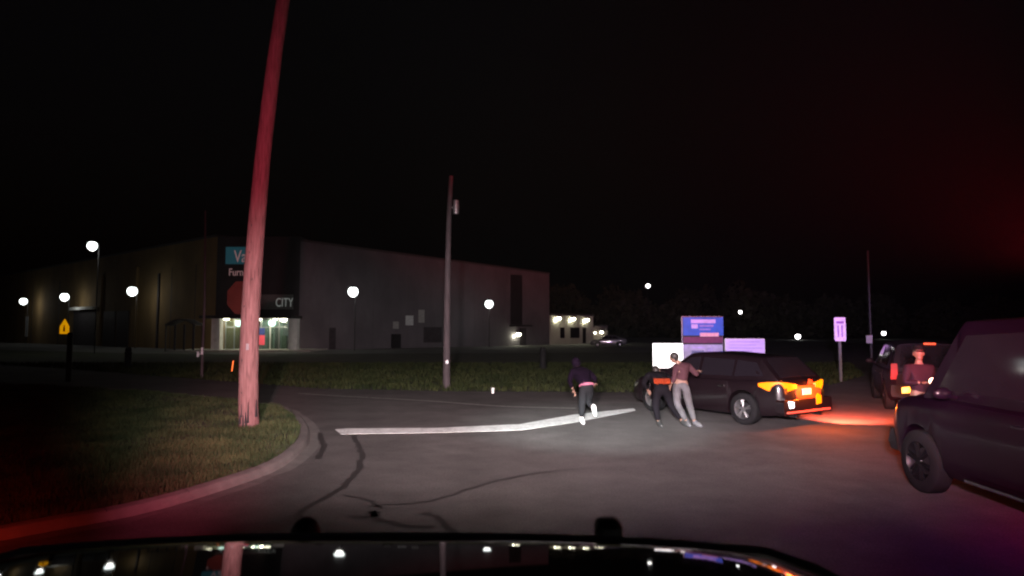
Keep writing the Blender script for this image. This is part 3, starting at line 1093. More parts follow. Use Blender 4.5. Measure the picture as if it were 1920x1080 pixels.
def car(name, loc, rz, label, cat, paint, L=4.75, Wd=1.85, deck=None, roof=None, hwr=0.62, wheel_r=.335, axles=(-1.38, 1.42), zb=.22,
        belt=.92, side_wins=(), group=None, door_cuts=(-.95, .05, 1.05), wheels=True, greenhouse=True, spokes=5, open_door=False, rim_m=None):
    t = empty(name, loc, rz, label, cat, group)
    hw0 = Wd / 2
    hwt = [(-L / 2, .80), (-L / 2 + .12, .92), (-L / 2 + .6, .985), (-.4, 1.0), (L / 2 - 1.0, .985), (L / 2 - .4, .93), (L / 2 - .1, .82), (L / 2, .70)]
    zbt = [(-L / 2, zb + .14), (-L / 2 + .3, zb + .04), (-L / 2 + .7, zb), (L / 2 - .7, zb), (L / 2 - .2, zb + .03), (L / 2, zb + .12)]
    ys = sorted(set([round(-L / 2 + L * i / 90, 4) for i in range(91)] + [a + s * (wheel_r + .07) for a in axles for s in (-1, 1)]))

    def arch(y):
        z = 0
        for a in axles:
            q = (wheel_r + .065) ** 2 - (y - a) ** 2
            if q > 0:
                z = max(z, wheel_r + math.sqrt(q))
        return z

    def section(y, off=0.0):
        hw = hw0 * interp(hwt, y) + off
        z0 = interp(zbt, y)
        zt = interp(deck, y)
        az = arch(y)
        zm = z0 + (zt - z0) * .50
        out = [(0, max(z0, az * .98)), (hw * .90, max(z0, az)), (hw * .97, max(z0 + .10, az)), (hw * .985, max(z0 + .22, az)), (hw, max(zm, az + .01)), (hw * .992, max(zt - .16, az + .02)),
               (hw * .965, max(zt - .06, az + .03)), (hw * .90, zt - .005), (hw * .6, zt + .025), (0, zt + .035)]
        return out

    mb = MB()
    vs = []
    secs = [section(y) for y in ys]
    n = 2 * len(secs[0]) - 2
    for y, sc in zip(ys, secs):
        ring = [(x, y, z) for x, z in sc] + [(-x, y, z) for x, z in sc[1:-1][::-1]]
        vs += ring
    fs = [(i * n + k, i * n + (k + 1) % n, (i + 1) * n + (k + 1) % n, (i + 1) * n + k) for i in range(len(ys) - 1) for k in range(n)]
    fs += [tuple(range(n))[::-1], tuple((len(ys) - 1) * n + k for k in range(n))]
    mb.add(vs, fs)
    mb.build('body', paint, t, smooth=True)

    # doors: slightly proud skins between cuts, with a real gap
    for sgn in (-1, 1):
        for i in range(len(door_cuts) - 1):
            y0, y1 = door_cuts[i] + .012, door_cuts[i + 1] - .012
            mb = MB()
            vs = []
            yy_ = [y0 + (y1 - y0) * k / 6 for k in range(7)]
            for y in yy_:
                sc = section(y, .008)[3:7]
                for x, z in sc:
                    vs.append((sgn * x, y, z))
            vs2 = [(x - sgn * .02, y, z) for x, y, z in vs]
            q = 4
            nn_ = len(vs)
            fs = []
            for a in range(6):
                for b in range(q - 1):
                    fs.append((a * q + b, a * q + b + 1, (a + 1) * q + b + 1, (a + 1) * q + b))
                    fs.append(tuple(nn_ + w_ for w_ in (a * q + b, (a + 1) * q + b, (a + 1) * q + b + 1, a * q + b + 1)))
            bd = [a * q for a in range(7)] + [6 * q + b for b in range(1, q)] + [a * q + q - 1 for a in range(5, -1, -1)] + [b for b in range(q - 2, 0, -1)]
            for a, b in zip(bd, bd[1:] + bd[:1]):
                fs.append((a, b, nn_ + b, nn_ + a))
            mb.add(vs, fs_all := fs) if False else mb.add(vs + vs2, fs)
            dr = mb.build('door', paint, t, smooth=True)
            mh = MB()
            mx = max(v[0] * sgn for v in vs)
            mh.box((sgn * (mx + .012), y0 + .16, interp(deck, y0) - .17), (.03, .17, .03))
            hd = mh.build('handle', m_chrome if paint is m_black else paint, dr, bevel=.006)
            if open_door and sgn == -1 and i == len(door_cuts) - 2:
                hinge = Vector((-hw0, y1, 0))
                dr.matrix_local = Matrix.Translation(hinge) @ Matrix.Rotation(R(-62), 4, 'Z') @ Matrix.Translation(-hinge)
    if greenhouse:
        gy = [q[0] for q in roof]
        gys = sorted(set([gy[0] + (gy[-1] - gy[0]) * i / 40 for i in range(41)] + gy))

        def rz_(y):
            for (a, va), (b, vb) in zip(roof, roof[1:]):
                if y <= b + 1e-6:
                    return va + (vb - va) * (y - a) / (b - a)
            return roof[-1][1]

        def gsec(y, off=0.0):
            zt = rz_(y) + off
            b0 = interp(deck, y) - .02
            f = max(0.0, min(1.0, (zt - b0) / (max(q[1] for q in roof) - belt)))
            hb = hw0 * .93 * interp(hwt, y) + off
            hr = hb + (hw0 * hwr + off - hb) * f
            return b0, zt, hb, hr

        mb = MB()
        vs = []
        for y in gys:
            b0, zt, hb, hr = gsec(y)
            h_ = max(zt - b0, .001)
            half = [(hb, b0), (hr + .02, b0 + h_ * .88), (hr - .04, b0 + h_ * .97), (hr * .7, zt), (0, zt + .015)]
            ring = half + [(-x, z) for x, z in half[:-1][::-1]]
            vs += [(x, y, z) for x, z in ring]
        n = 9
        fs = [(i * n + k, i * n + (k + 1), (i + 1) * n + (k + 1), (i + 1) * n + k) for i in range(len(gys) - 1) for k in range(n - 1)]
        fs += [tuple(range(n))[::-1], tuple((len(gys) - 1) * n + k for k in range(n))]
        mb.add(vs, fs)
        mb.build('roof', paint, t, smooth=True)

        def pt_side(y, z, off=.008):
            b0, zt, hb, hr = gsec(y)
            h_ = max(zt - b0, .01)
            f = max(0, min(1, (z - b0) / (h_ * .88)))
            return hb + (hr + .02 - hb) * f + off

        for sgn in (-1, 1):
            for poly in side_wins:
                mb = MB()
                vs = [(sgn * pt_side(y, z), y, z) for y, z in poly]
                vs += [(x - sgn * .01, y, z) for x, y, z in vs]
                n_ = len(poly)
                mb.add(vs, [tuple(range(n_)), tuple(range(n_, 2 * n_))[::-1]] + [(i, (i + 1) % n_, n_ + (i + 1) % n_, n_ + i) for i in range(n_)])
                mb.build('side_window', m_glass, t)
        for (a, b, nm) in ((roof[0], roof[1], 'rear_window'), (roof[-1], roof[-2], 'windshield')):
            mb = MB()
            vs = []
            for f in (.10, .5, .93):
                y = a[0] + (b[0] - a[0]) * f
                b0, zt, hb, hr = gsec(y)
                nx = 1 if a is roof[-1] else -1
                for xf in (-.92, -.5, 0, .5, .92):
                    vs.append((xf * (hr * .93), y + nx * .012, zt + .018 - .012 * xf * xf))
            fs = [(i * 5 + k, i * 5 + k + 1, (i + 1) * 5 + k + 1, (i + 1) * 5 + k) for i in range(2) for k in range(4)]
            n_ = len(vs)
            vs2 = [(x, y, z - .008) for x, y, z in vs]
            fs += [tuple(n_ + q for q in f_[::-1]) for f_ in fs]
            bd = [0, 1, 2, 3, 4, 9, 14, 13, 12, 11, 10, 5]
            fs += [(p_, q_, n_ + q_, n_ + p_) for p_, q_ in zip(bd, bd[1:] + bd[:1])]
            mb.add(vs + vs2, fs)
            mb.build(nm, m_glass, t, smooth=True)
    if wheels:
        for a in axles:
            for sgn in (-1, 1):
                wheel_parts(t, sgn * (hw0 - .13), a, wheel_r, .23, sgn, rim_m, spokes=spokes)
    for sgn in (-1, 1):
        mb = MB()
        y_ = door_cuts[-1] - .12
        mb.ell((sgn * (hw0 + .09), y_, belt + .08), (.11, .05, .075), 12, 8)
        mb.tube([(sgn * (hw0 - .08), y_, belt + .03), (sgn * (hw0 + .05), y_, belt + .05)], .025, 6)
        mb.build('mirror', paint, t, smooth=True)
    return t


# --- black sedan, tail lamps lit
SA = R(33)
ax0 = -1.36
cz = G(1393, 797)
hv = Vector((-math.sin(SA), math.cos(SA), 0))
rv = Vector((math.cos(SA), math.sin(SA), 0))
sc_ = cz + rv * (.90 - .02) - hv * ax0
deck_sedan = [(-2.35, .86), (-2.28, 1.02), (-2.1, 1.06), (-1.6, 1.05), (-.6, .97), (.9, .94), (1.3, .90), (2.0, .78), (2.25, .68), (2.37, .55)]
roof_sedan = [(-1.86, 1.06), (-.95, 1.40), (-.3, 1.47), (.25, 1.45), (1.22, .93)]
deck_hatch = [(-2.30, .86), (-2.24, 1.00), (-2.1, 1.04), (-1.0, 1.0), (.9, .98), (1.3, .95), (1.9, .86), (2.15, .76), (2.30, .58)]
roof_hatch = [(-2.20, 1.02), (-1.72, 1.50), (-.4, 1.57), (.25, 1.54), (1.20, .97)]
hwin = [[(-1.85, 1.10), (-1.62, 1.38), (-1.12, 1.42), (-1.10, 1.06)], [(-1.04, 1.06), (-1.04, 1.42), (-.16, 1.45), (-.14, 1.04)],
        [(-.06, 1.04), (-.06, 1.45), (.26, 1.42), (.88, 1.02)]]
swin = [[(-1.32, 1.06), (-.92, 1.29), (-.52, 1.34), (-.50, 1.01), (-1.2, 1.03)], [(-.46, 1.01), (-.46, 1.345), (-.02, 1.36), (.02, .99)],
        [(.08, .99), (.06, 1.35), (.32, 1.30), (.90, .99)]]
sedan = car('hatchback_car', (sc_.x, sc_.y, 0), SA, 'black hatchback stopped with orange tail lamps lit beside the struggling men', 'car', m_black, 4.60, 1.80,
            deck_hatch, roof_hatch, .70, .35, (ax0, 1.40), .22, .98, hwin, door_cuts=(-.98, .02, 1.05), open_door=True)
m_tail = mat('tail_lamp_orange', (.12, .02, .0), .4, emit=(1.0, 0.20, 0.0), estr=3.2)
m_tail_red = mat('tail_lamp_red', (.5, .03, .02), .3, emit=(1, .10, .005), estr=1.2)
m_rev = glow_lamp('reverse_lamp_white', (1, .98, 1), 6)


def rear_shape(parent, name, pts, y, m, th=.03):
    mb = MB()
    mb.prism(pts, y, y + th, 'y')
    return mb.build(name, m, parent, bevel=.004)


# rear lamps wrap round the corners
for sgn in (-1, 1):
    mb = MB()
    top = [(-.36, .935), (-.60, .96), (-.80, .965), (-.90, .955)]
    xs = [(.34, -2.335), (.55, -2.325), (.70, -2.28), (.79, -2.17), (.855, -1.98), (.882, -1.78)]
    zt_ = [.93, .965, .985, .99, .975, .94]
    zb_ = [.85, .81, .77, .76, .80, .88]
    vs = []
    for (x, y), z1, z0 in zip(xs, zt_, zb_):
        vs += [(sgn * x, y, z0), (sgn * (x + .01), y - .006, z1)]
    vs += [(x * .93, y + .06, z) for x, y, z in vs]
    n_ = 12
    fs = []
    for i in range(5):
        fs.append((2 * i, 2 * i + 1, 2 * i + 3, 2 * i + 2))
        fs.append((2 * i + 1, 2 * i + 1 + n_, 2 * i + 3 + n_, 2 * i + 3))
        fs.append((2 * i, 2 * i + 2, 2 * i + 2 + n_, 2 * i + n_))
    fs += [(0, n_, n_ + 1, 1), (10, 11, n_ + 11, n_ + 10)]
    mb.add(vs, fs)
    mb.build('tail_lamp', m_tail, sedan, smooth=True)
rear_shape(sedan, 'bumper', [(-.84, .30), (.84, .30), (.88, .36), (.88, .58), (.84, .62), (-.84, .62), (-.88, .58), (-.88, .36)], -2.38, m_black, .2)
rear_shape(sedan, 'bumper_strip', [(-.78, .34), (.78, .34), (.78, .385), (-.78, .385)], -2.402, mat('red_bumper_strip', (.7, .12, .08), .35), .02)
rear_shape(sedan, 'tail_glow_panel', [(-.30, .60), (.50, .60), (.56, .74), (.50, .90), (-.34, .90), (-.36, .74)], -2.325, mat('painted_tail_glow', (.42, .07, .015), .5), .05)  # red panel added to paint the tail lamps' glow on black bodywork
rear_shape(sedan, 'number_plate', [(-.16, .70), (.16, .70), (.16, .84), (-.16, .84)], -2.348, m_plate, .02)
rear_shape(sedan, 'trunk_glint', [(.08, .90), (.26, .92), (.22, 1.0), (.12, 1.03)], -2.335, m_tail_red, .03)  # glowing shape stands for lamp light reflected in the trunk
rear_shape(sedan, 'bumper_lamp', [(.28, .48), (.46, .50), (.46, .66), (.34, .72), (.28, .66)], -2.392, m_tail, .03)
rear_shape(sedan, 'bumper_lamp', [(-.72, .60), (-.54, .57), (-.54, .46), (-.68, .45)], -2.392, m_rev, .03)
mb = MB()
mb.tube([(.42, -2.40, .27), (.42, -2.2, .27)], .035, 10)
mb.tube([(-.42, -2.40, .27), (-.42, -2.2, .27)], .035, 10)
mb.build('exhaust', m_chrome, sedan, smooth=True)
lamp('tail_glow', 'POINT', (-.55, -2.75, .85), (1, .16, .02), 9, sedan, radius=.1)
lamp('tail_glow', 'POINT', (.15, -2.75, .80), (1, .13, .01), 110, sedan, radius=.08)
tm = Matrix.Rotation(-SA, 4, 'Z') @ Matrix.Translation((-sc_.x, -sc_.y, 0))
tbm = lamp('tail_beam', 'SPOT', (.95, -2.45, .8), (1, .12, .06), 2400, sedan, target=tm @ G(1590, 786), size=104, blend=1, radius=.08)

# --- dark patrol SUV behind, amber lamps
sx = P(1722, 700, 16).x
deck_suv = [(-2.4, 1.02), (-2.3, 1.10), (0, 1.10), (1.0, 1.10), (1.6, 1.06), (2.2, .98), (2.42, .8)]
roof_suv = [(-2.36, 1.08), (-2.12, 1.74), (-.5, 1.80), (.3, 1.77), (1.25, 1.08)]
swin2 = [[(-2.05, 1.16), (-1.95, 1.62), (-1.25, 1.66), (-1.25, 1.16)], [(-1.18, 1.16), (-1.18, 1.66), (-.2, 1.68), (-.2, 1.16)], [(-.1, 1.16), (-.1, 1.68), (.3, 1.64), (.95, 1.16)]]
suv = car('patrol_suv', (sx + 2.42 * math.sin(R(31)), 16.0 + 2.42 * math.cos(R(31)), 0), R(-24), 'dark patrol SUV with amber rear lamps behind the standing officer', 'car', m_navy, 4.85, 1.95, deck_suv, roof_suv, .70, .38, (-1.45, 1.5), .26, 1.1, swin2,
          door_cuts=(-1.2, -.15, .95), rim_m=m_steelrim)
m_amber = glow_lamp('amber_lamp', (1.0, 0.36, .01), 4.5)
rear_shape(suv, 'bumper', [(-.9, .42), (.9, .42), (.92, .5), (.9, .72), (-.9, .72), (-.92, .5)], -2.52, m_plastic, .25)
for x_ in (-.56, .50):
    rear_shape(suv, 'amber_lamp', [(x_ - .12, .52), (x_ + .12, .55), (x_ + .12, .70), (x_ - .12, .66)], -2.55, m_amber, .04)
for x_ in (-.82, .82):
    rear_shape(suv, 'tail_lamp', [(x_ - .08, .85), (x_ + .08, .85), (x_ + .08, 1.25), (x_ - .06, 1.25)], -2.42, mat('unlit_red_lens', (.30, .02, .02), .2), .05)
rear_shape(suv, 'number_plate', [(-.15, .80), (.15, .80), (.15, .95), (-.15, .95)], -2.45, m_plate, .02)
rear_shape(suv, 'brake_lamp', [(-.13, 1.72), (.13, 1.72), (.13, 1.77), (-.13, 1.77)], -2.22, m_tail_red, .03)

# --- near patrol truck at the right edge
deck_tr = [(-2.9, 1.20), (-2.8, 1.28), (0, 1.26), (1.4, 1.27), (2.2, 1.22), (2.6, 1.14), (2.80, 1.00), (2.88, .72)]
roof_tr = [(-2.75, 1.24), (-2.55, 2.16), (-.6, 2.27), (1.22, 2.22), (1.86, 1.25)]
swin3 = [[(-2.4, 1.36), (-2.35, 2.0), (-1.3, 2.05), (-1.3, 1.36)], [(-1.2, 1.36), (-1.2, 2.05), (-.05, 2.08), (-.05, 1.36)], [(.05, 1.36), (.05, 2.08), (1.10, 2.03), (1.58, 1.36)]]
truck = car('patrol_truck', (6.26, 6.46, 0), R(-1), 'large dark patrol truck at the edge, lit dim red and violet', 'car', m_truck, 5.75, 2.1, deck_tr, roof_tr, .84, .40, (-1.75, 1.95), .30, 1.26, swin3,
            door_cuts=(-1.3, 0.0, 1.35), spokes=6, rim_m=m_steelrim)
for sgn in (-1, 1):
    mb = MB()
    mb.prism([(sgn * .56, .86), (sgn * .78, .88), (sgn * .79, 1.0), (sgn * .58, 1.02)], 2.62, 2.84, 'y')
    mb.build('headlight', mat('lamp_lens', (.12, .12, .14), .1), truck)
    mb = MB()
    mb.box((sgn * 1.0, -.1, .36), (.12, 2.3, .05))
    mb.build('running_board', m_chrome, truck, bevel=.01)
rear_shape(truck, 'front_bumper', [(-.80, .38), (.80, .38), (.84, .5), (.80, .68), (-.80, .68), (-.84, .5)], 2.66, m_plastic, .3)
rear_shape(truck, 'grille', [(-.55, .72), (.55, .72), (.55, .98), (-.55, .98)], 2.86, m_plastic, .05)
mb = MB()
mb.box((0, -.4, 2.31), (1.3, .3, .05))
mb.build('light_bar_base', m_plastic, truck)  # unseen light bar with lit domes, added for the red glow
mb = MB()
mb.box((-.4, -.4, 2.39), (.5, .28, .10))
mb.build('red_light', mat('red_dome', (.7, .02, .02), .2, emit=(1, .02, .03), estr=6), truck, bevel=.02)
mb = MB()
mb.box((.4, -.4, 2.39), (.5, .28, .10))
mb.build('blue_light', mat('blue_dome', (.02, .05, .7), .2, emit=(.05, .1, 1), estr=6), truck, bevel=.02)
lamp('edge_red_fill', 'POINT', (-.4, -.1, 2.75), (1, .03, .05), 45, truck, radius=.2)  # unseen red lamp added to redden the right edge

# --- the camera's own vehicle: hood, push bar, roof with light bar
own = empty('own_patrol_truck', (-.27, 0, 0), 0, 'black hood and push bar tops of the vehicle filming', 'car')
mb = MB()
ysl = [(-2.9, 1.36), (-.2, 1.43), (.45, 1.735), (.9, 1.700), (1.15, 1.673), (1.33, 1.650), (1.44, 1.634), (1.50, 1.618), (1.54, 1.58), (1.56, 1.46)]
vs = []
xsn = [q * 1.085 for q in (-1.06, -1.04, -.98, -.86, -.62, -.3, 0, .3, .62, .86, .98, 1.04, 1.06)]
for y, z in ysl:
    for x in xsn:
        ax_ = abs(x)
        dz = -.005 * (ax_ / .6) ** 2 - (0.10 if ax_ > .95 else 0) * ((ax_ - .95) / .11) ** 1.0 - .18 * max(0, ax_ - .97) / .09
        if .28 < ax_ < .64:
            dz += .006
        yy_ = y - .10 * (ax_ / 1.06) ** 4 - (.12 * max(0, ax_ - .9) / .16 if y > 1 else 0)
        vs.append((x, yy_, z + dz))
n_ = len(xsn)
fs = [(i * n_ + k, i * n_ + k + 1, (i + 1) * n_ + k + 1, (i + 1) * n_ + k) for i in range(2, len(ysl) - 1) for k in range(n_ - 1)]
mb.add(vs[2 * n_:], [tuple(q - 2 * n_ for q in f_) for f_ in fs])
hood = mb.build('hood', m_hood, own, smooth='all')
sub = hood.modifiers.new('sub', 'SUBSURF')
sub.levels = sub.render_levels = 2
so = hood.modifiers.new('thick', 'SOLIDIFY')
so.thickness = .02
mb = MB()
mb.tube([(x, 1.555 - .10 * (abs(x) / 1.06) ** 4 - .12 * max(0, abs(x) - .9) / .16, 1.607 - .01 * (abs(x) / .6) ** 2 - .05 * max(0, abs(x) - .9) / .16) for x in [-1.03 + 2.06 * i / 24 for i in range(25)]], .013, 8)
mb.build('hood_edge_highlight', mat('edge_highlight', (.5, .5, .46), .5), own, smooth=True)  # pale strip stands for the highlight along the hood edge
for sgn in (-1, 1):
    mb = MB()
    mb.prism([(.9, 1.3), (1.45, 1.36), (1.5, 1.0), (1.45, .6), (.0, .6), (.0, 1.36)], sgn * .98, sgn * 1.06, 'x')
    mb.build('fender', m_hood, own, bevel=.01)
    wheel_parts(own, sgn * .95, .75, .42, .26, sgn)
mb = MB()
mb.box((0, 1.42, .95), (1.9, .14, .7))
mb.build('grille', m_plastic, own, bevel=.03)
mb = MB()
mb.box((0, 1.58, .62), (2.05, .22, .28))
mb.build('bumper', m_plastic, own, bevel=.04)
mb = MB()
mb.box((0, -.9, 2.50), (1.7, 2.4, .06))
mb.build('roof', m_hood, own, bevel=.02)
for sgn in (-1, 1):
    mb = MB()
    mb.tube([(sgn * 1.0, .55, 1.5), (sgn * .95, .25, 2.47)], .04, 8)
    mb.build('pillar', m_plastic, own)
    mb = MB()
    mb.prism([(.25, 2.47), (-2.1, 2.47), (-2.1, 1.4), (.4, 1.4)], sgn * 1.0, sgn * 1.04, 'x')
    mb.build('side_panel', m_hood, own)
# push bar: two uprights with round rubber tops
xA, xB = P(564, 990, 1.66).x + .27, P(1145, 997, 1.66).x + .27
zA, zB = P(564, 978, 1.66).z, P(1145, 981, 1.66).z
for x_, z_, sq in ((xA, zA, False), (xB, zB, True)):
    mb = MB()
    if sq:
        mb.box((x_, 1.70, z_ - .045), (.068, .07, .09))
        o = mb.build('push_bar_top', m_plastic, own, bevel=.018)
    else:
        mb.ell((x_, 1.70, z_ - .045), (.038, .04, .045), 18, 10)
        o = mb.build('push_bar_top', m_plastic, own, smooth=True)
    mb = MB()
    mb.box((x_, 1.70, (z_ - .09 + .6) / 2), (.05, .05, z_ - .09 - .6))
    mb.build('push_bar_upright', m_plastic, own, bevel=.008)
mb = MB()
mb.tube([(xA, 1.72, 1.2), (xB, 1.72, 1.2)], .03, 10)
mb.tube([(xA, 1.72, .85), (xB, 1.72, .85)], .03, 10)
mb.build('push_bar_rail', m_plastic, own)
mb = MB()
mb.box((0, -.7, 2.60), (1.3, .3, .10))
mb.build('light_bar', m_plastic, own, bevel=.02)
for sgn in (-1, 1):
    mb = MB()
    mb.box((sgn * .72, 1.46, 1.12), (.30, .1, .2))
    mb.build('headlight', mat('head_lens', (.7, .7, .7), .2, emit=(1, .96, .9), estr=6), own, bevel=.02)
    # low beam, and a flood added to light the road evenly
    lb = lamp('low_beam', 'SPOT', (sgn * .72, 1.62, 1.12), (1, .92, .90), 700, own, target=(sgn * .72 + 1.5, 12, 0), size=70, blend=1, radius=.07)
    lb.scale = (1, .35, 1)
    lb = lamp('road_fill_beam', 'SPOT', (sgn * .40, -.50, 2.74), (1, .82, .83), ROAD_FILL, own, target=(sgn * .4 + 1.8, 20, .30), size=78, blend=1, radius=.09)
    lb.scale = (1, .48, 1)
lb = lamp('line_fill_beam', 'SPOT', (.1, -.50, 2.74), (.86, 1, .98), 34000, own, target=(2.3, 15.5, -.3), size=26, blend=1, radius=.05)  # beam added to brighten the white line
lb.scale = (1, .25, 1)
rb = lamp('red_beam', 'SPOT', (-.62, -.4, 2.72), (1, .12, .22), 7600, own, target=(-5.25, 13.0, 1.7), size=80, blend=1, radius=.08)
rb.scale = (.16, 1, 1)
lamp('red_side', 'SPOT', (-1.3, 1.3, 1.75), (1, .03, .008), 800, own, target=(-5.6, 5.2, 0), size=50, blend=1, radius=.06)
lamp('red_wash', 'SPOT', (-.5, -.4, 2.72), (1, .08, .12), 1100, own, target=(2.0, 7.5, 0), size=104, blend=1, radius=.1)
lamp('red_right', 'SPOT', (.62, -.3, 2.72), (1, .02, .05), 7000, own, target=(8.0, 7.6, 1.9), size=44, blend=1, radius=.08)
vb = lamp('violet_beam', 'SPOT', (.5, -.4, 2.72), (.55, .34, 1), 24000, own, target=(11.2, 27, 2.75), size=36, blend=.6, radius=.08)
vb.scale = (1, .22, 1)
lamp('blue_side', 'SPOT', (.6, -.3, 2.72), (.12, .06, 1), 1500, own, target=(4.9, 7.6, .0), size=58, blend=1, radius=.1)


# haze added, with an unseen red beam, to stand for windshield glare
hz = MB()
hz.box((0, 95, 8.5), (300, 230, 19))
hzo = hz.build('haze', m_dark)
hzo['kind'] = 'stuff'
hm = bpy.data.materials.new('thin_haze')
hm.use_nodes = True
hn = hm.node_tree
hn.nodes.remove(hn.nodes['Principled BSDF'])
pv = hn.nodes.new('ShaderNodeVolumePrincipled')
pv.inputs['Color'].default_value = (.9, .9, .9, 1)
pv.inputs['Density'].default_value = 0.000018
pv.inputs['Anisotropy'].default_value = 0.0
hn.links.new(pv.outputs[0], hn.nodes['Material Output'].inputs['Volume'])
hzo.data.materials.clear()
hzo.data.materials.append(hm)
lamp('haze_red_fill', 'SPOT', (-.3, .2, 2.75), (1, .02, .05), 120000, truck, target=(.4, 7.5, 7.6), size=76, blend=1, radius=.15)  # unseen beam added to redden the haze

# ------------------------------------------------------------------ people
def skin(name, V, E, Rd, m, parent, sub=2, extra=None):
    me = bpy.data.meshes.new(name)
    me.from_pydata([tuple(v) for v in V], E, [])
    o = bpy.data.objects.new(name, me)
    COL.objects.link(o)
    o.modifiers.new('skin', 'SKIN')
    sv = me.skin_vertices[0].data
    for i, r_ in enumerate(Rd):
        sv[i].radius = (r_, r_) if not isinstance(r_, tuple) else r_
        sv[i].use_root = (i == 0)
    s_ = o.modifiers.new('sub', 'SUBSURF')
    s_.levels = s_.render_levels = sub
    bpy.context.view_layer.update()
    dg = bpy.context.evaluated_depsgraph_get()
    m2_ = bpy.data.meshes.new_from_object(o.evaluated_get(dg))
    bpy.data.objects.remove(o)
    v = [tuple(q.co) for q in m2_.vertices]
    f = [tuple(p.vertices) for p in m2_.polygons]
    mb = MB()
    mb.add(v, f)
    if extra:
        mb.add(extra.v, extra.f)
    return mb.build(name, m, parent, smooth='all')


def chain(base, pts, rads, V, E, Rd):
    prev = base
    for p, r_ in zip(pts, rads):
        V.append(Vector(p))
        Rd.append(r_)
        E.append((prev, len(V) - 1))
        prev = len(V) - 1
    return prev


def person(loc, rz, J, label, shirt, trousers, shoes, shoe_m2=None, hair=m_hair, hood=False, extras=(), group=None, hat=False):
    t = empty('person', loc, rz, label, 'person', group)
    J = {k: Vector(v) for k, v in J.items()}
    V, E, Rd = [J['pelvis'], J['spine'], J['chest'], J['neck']], [(0, 1), (1, 2), (2, 3)], [(.12, .10), (.10, .08), (.12, .085), .052]
    up = (J['head'] - J['neck']).normalized()
    chain(3, [J['head'] - up * .06], [.05], V, E, Rd)
    for s in 'lr':
        e = chain(2, [J['sh_' + s], J['el_' + s], J['wr_' + s]], [.055, .040, .028], V, E, Rd)
        h = chain(0, [J['hip_' + s], J['kn_' + s], J['an_' + s], J['to_' + s]], [.095, .06, .04, .035], V, E, Rd)
    ex = MB()
    # head with face
    f = J['face'].normalized()
    side = f.cross(up).normalized()
    up2 = side.cross(f).normalized()
    M = Matrix((side, f, up2)).transposed()
    hc = J['head']
    ex.ell(hc + up2 * .02, (.076, .096, .108), 18, 14, M)
    ex.ell(hc + f * .035 - up2 * .055, (.052, .058, .058), 12, 8, M)
    ex.ell(hc + f * .100 - up2 * .012, (.013, .022, .022), 8, 6, M)
    for s in (-1, 1):
        ex.ell(hc + side * s * .078, (.012, .022, .032), 8, 6, M)
    ex.ell(hc + f * .088 - up2 * .055, (.024, .010, .008), 8, 6, M)
    # hands: palm, four fingers, thumb
    for s in 'lr':
        w_, e_ = J['wr_' + s], J['el_' + s]
        d = (w_ - e_).normalized()
        sd = d.cross(Vector((0, 0, 1)))
        sd = sd.normalized() if sd.length > .1 else Vector((1, 0, 0))
        nn_ = sd.cross(d).normalized()
        Mh = Matrix((sd, d, nn_)).transposed()
        ex.ell(w_ + d * .055, (.040, .055, .016), 10, 8, Mh)
        for k, ln in enumerate((.062, .074, .070, .054)):
            b0 = w_ + d * .095 + sd * (.027 - .018 * k)
            ex.tube([b0 - d * .015, b0 + d * ln * .5 - nn_ * .006, b0 + d * ln * .85 - nn_ * .03, b0 + d * ln * .8 - nn_ * .05], [.0095, .009, .008, .006], 6)
        b0 = w_ + d * .03 + sd * .032
        ex.tube([b0, b0 + sd * .03 + d * .03 - nn_ * .01, b0 + sd * .03 + d * .06 - nn_ * .02], [.012, .0105, .008], 6)
    skin('body', V, E, Rd, m_skin, t, 2, ex)
    # shirt
    V, E, Rd = [J['chest'], J['spine'], J['spine'].lerp(J['pelvis'], 1.0), J['neck'].lerp(J['chest'], .25)], [(0, 1), (1, 2), (0, 3)], [(.180, .140), (.162, .135), (.172, .142), .085]
    for s in 'lr':
        chain(0, [J['sh_' + s], J['el_' + s], J['wr_' + s].lerp(J['el_' + s], .1)], [.085, .06, .045], V, E, Rd)
    ex = None
    if hood:
        ex = MB()
        ex.ell(hc - f * .03 + up2 * .02, (.105, .115, .135), 14, 10, M)
    skin('jacket' if hood else 'shirt', V, E, Rd, shirt, t, 2, ex)
    V, E, Rd = [J['pelvis'], J['pelvis'].lerp(J['spine'], .45)], [(0, 1)], [(.165, .135), (.15, .125)]
    for s in 'lr':
        chain(0, [J['hip_' + s], J['kn_' + s], J['an_' + s].lerp(J['kn_' + s], .12)], [.115, .082, .062], V, E, Rd)
    skin('trousers', V, E, Rd, trousers, t, 2)
    for s in 'lr':
        a, b = J['an_' + s], J['to_' + s]
        mb = MB()
        d = (b - a).normalized()
        sd = d.cross(Vector((0, 0, 1))).normalized()
        Mf = Matrix((sd, d, sd.cross(d))).transposed()
        mb.ell(a.lerp(b, .42) - Vector((0, 0, .01)), (.052, .155, .055), 12, 8, Mf)
        mb.ell(a + Vector((0, 0, .0)), (.052, .065, .07), 12, 8, Mf)
        mb.build('shoe', shoe_m2 if (s == 'r' and shoe_m2) else shoes, t, smooth='all')
    if not hood:
        mb = MB()
        mb.ell(hc + up2 * .035 - f * .018, (.084, .096, .105), 16, 10, M)
        mb.build('hair', hair, t, smooth='all')
    if hat:
        mb = MB()
        mb.lathe([(.001, .17), (.08, .165), (.095, .11), (.098, .07)], hc, 'z', 16)
        mb.ell(hc + f * .10 + up2 * .065, (.075, .07, .010), 12, 6, M)
        mb.build('cap', m_uniform, t, smooth='all')
    return t


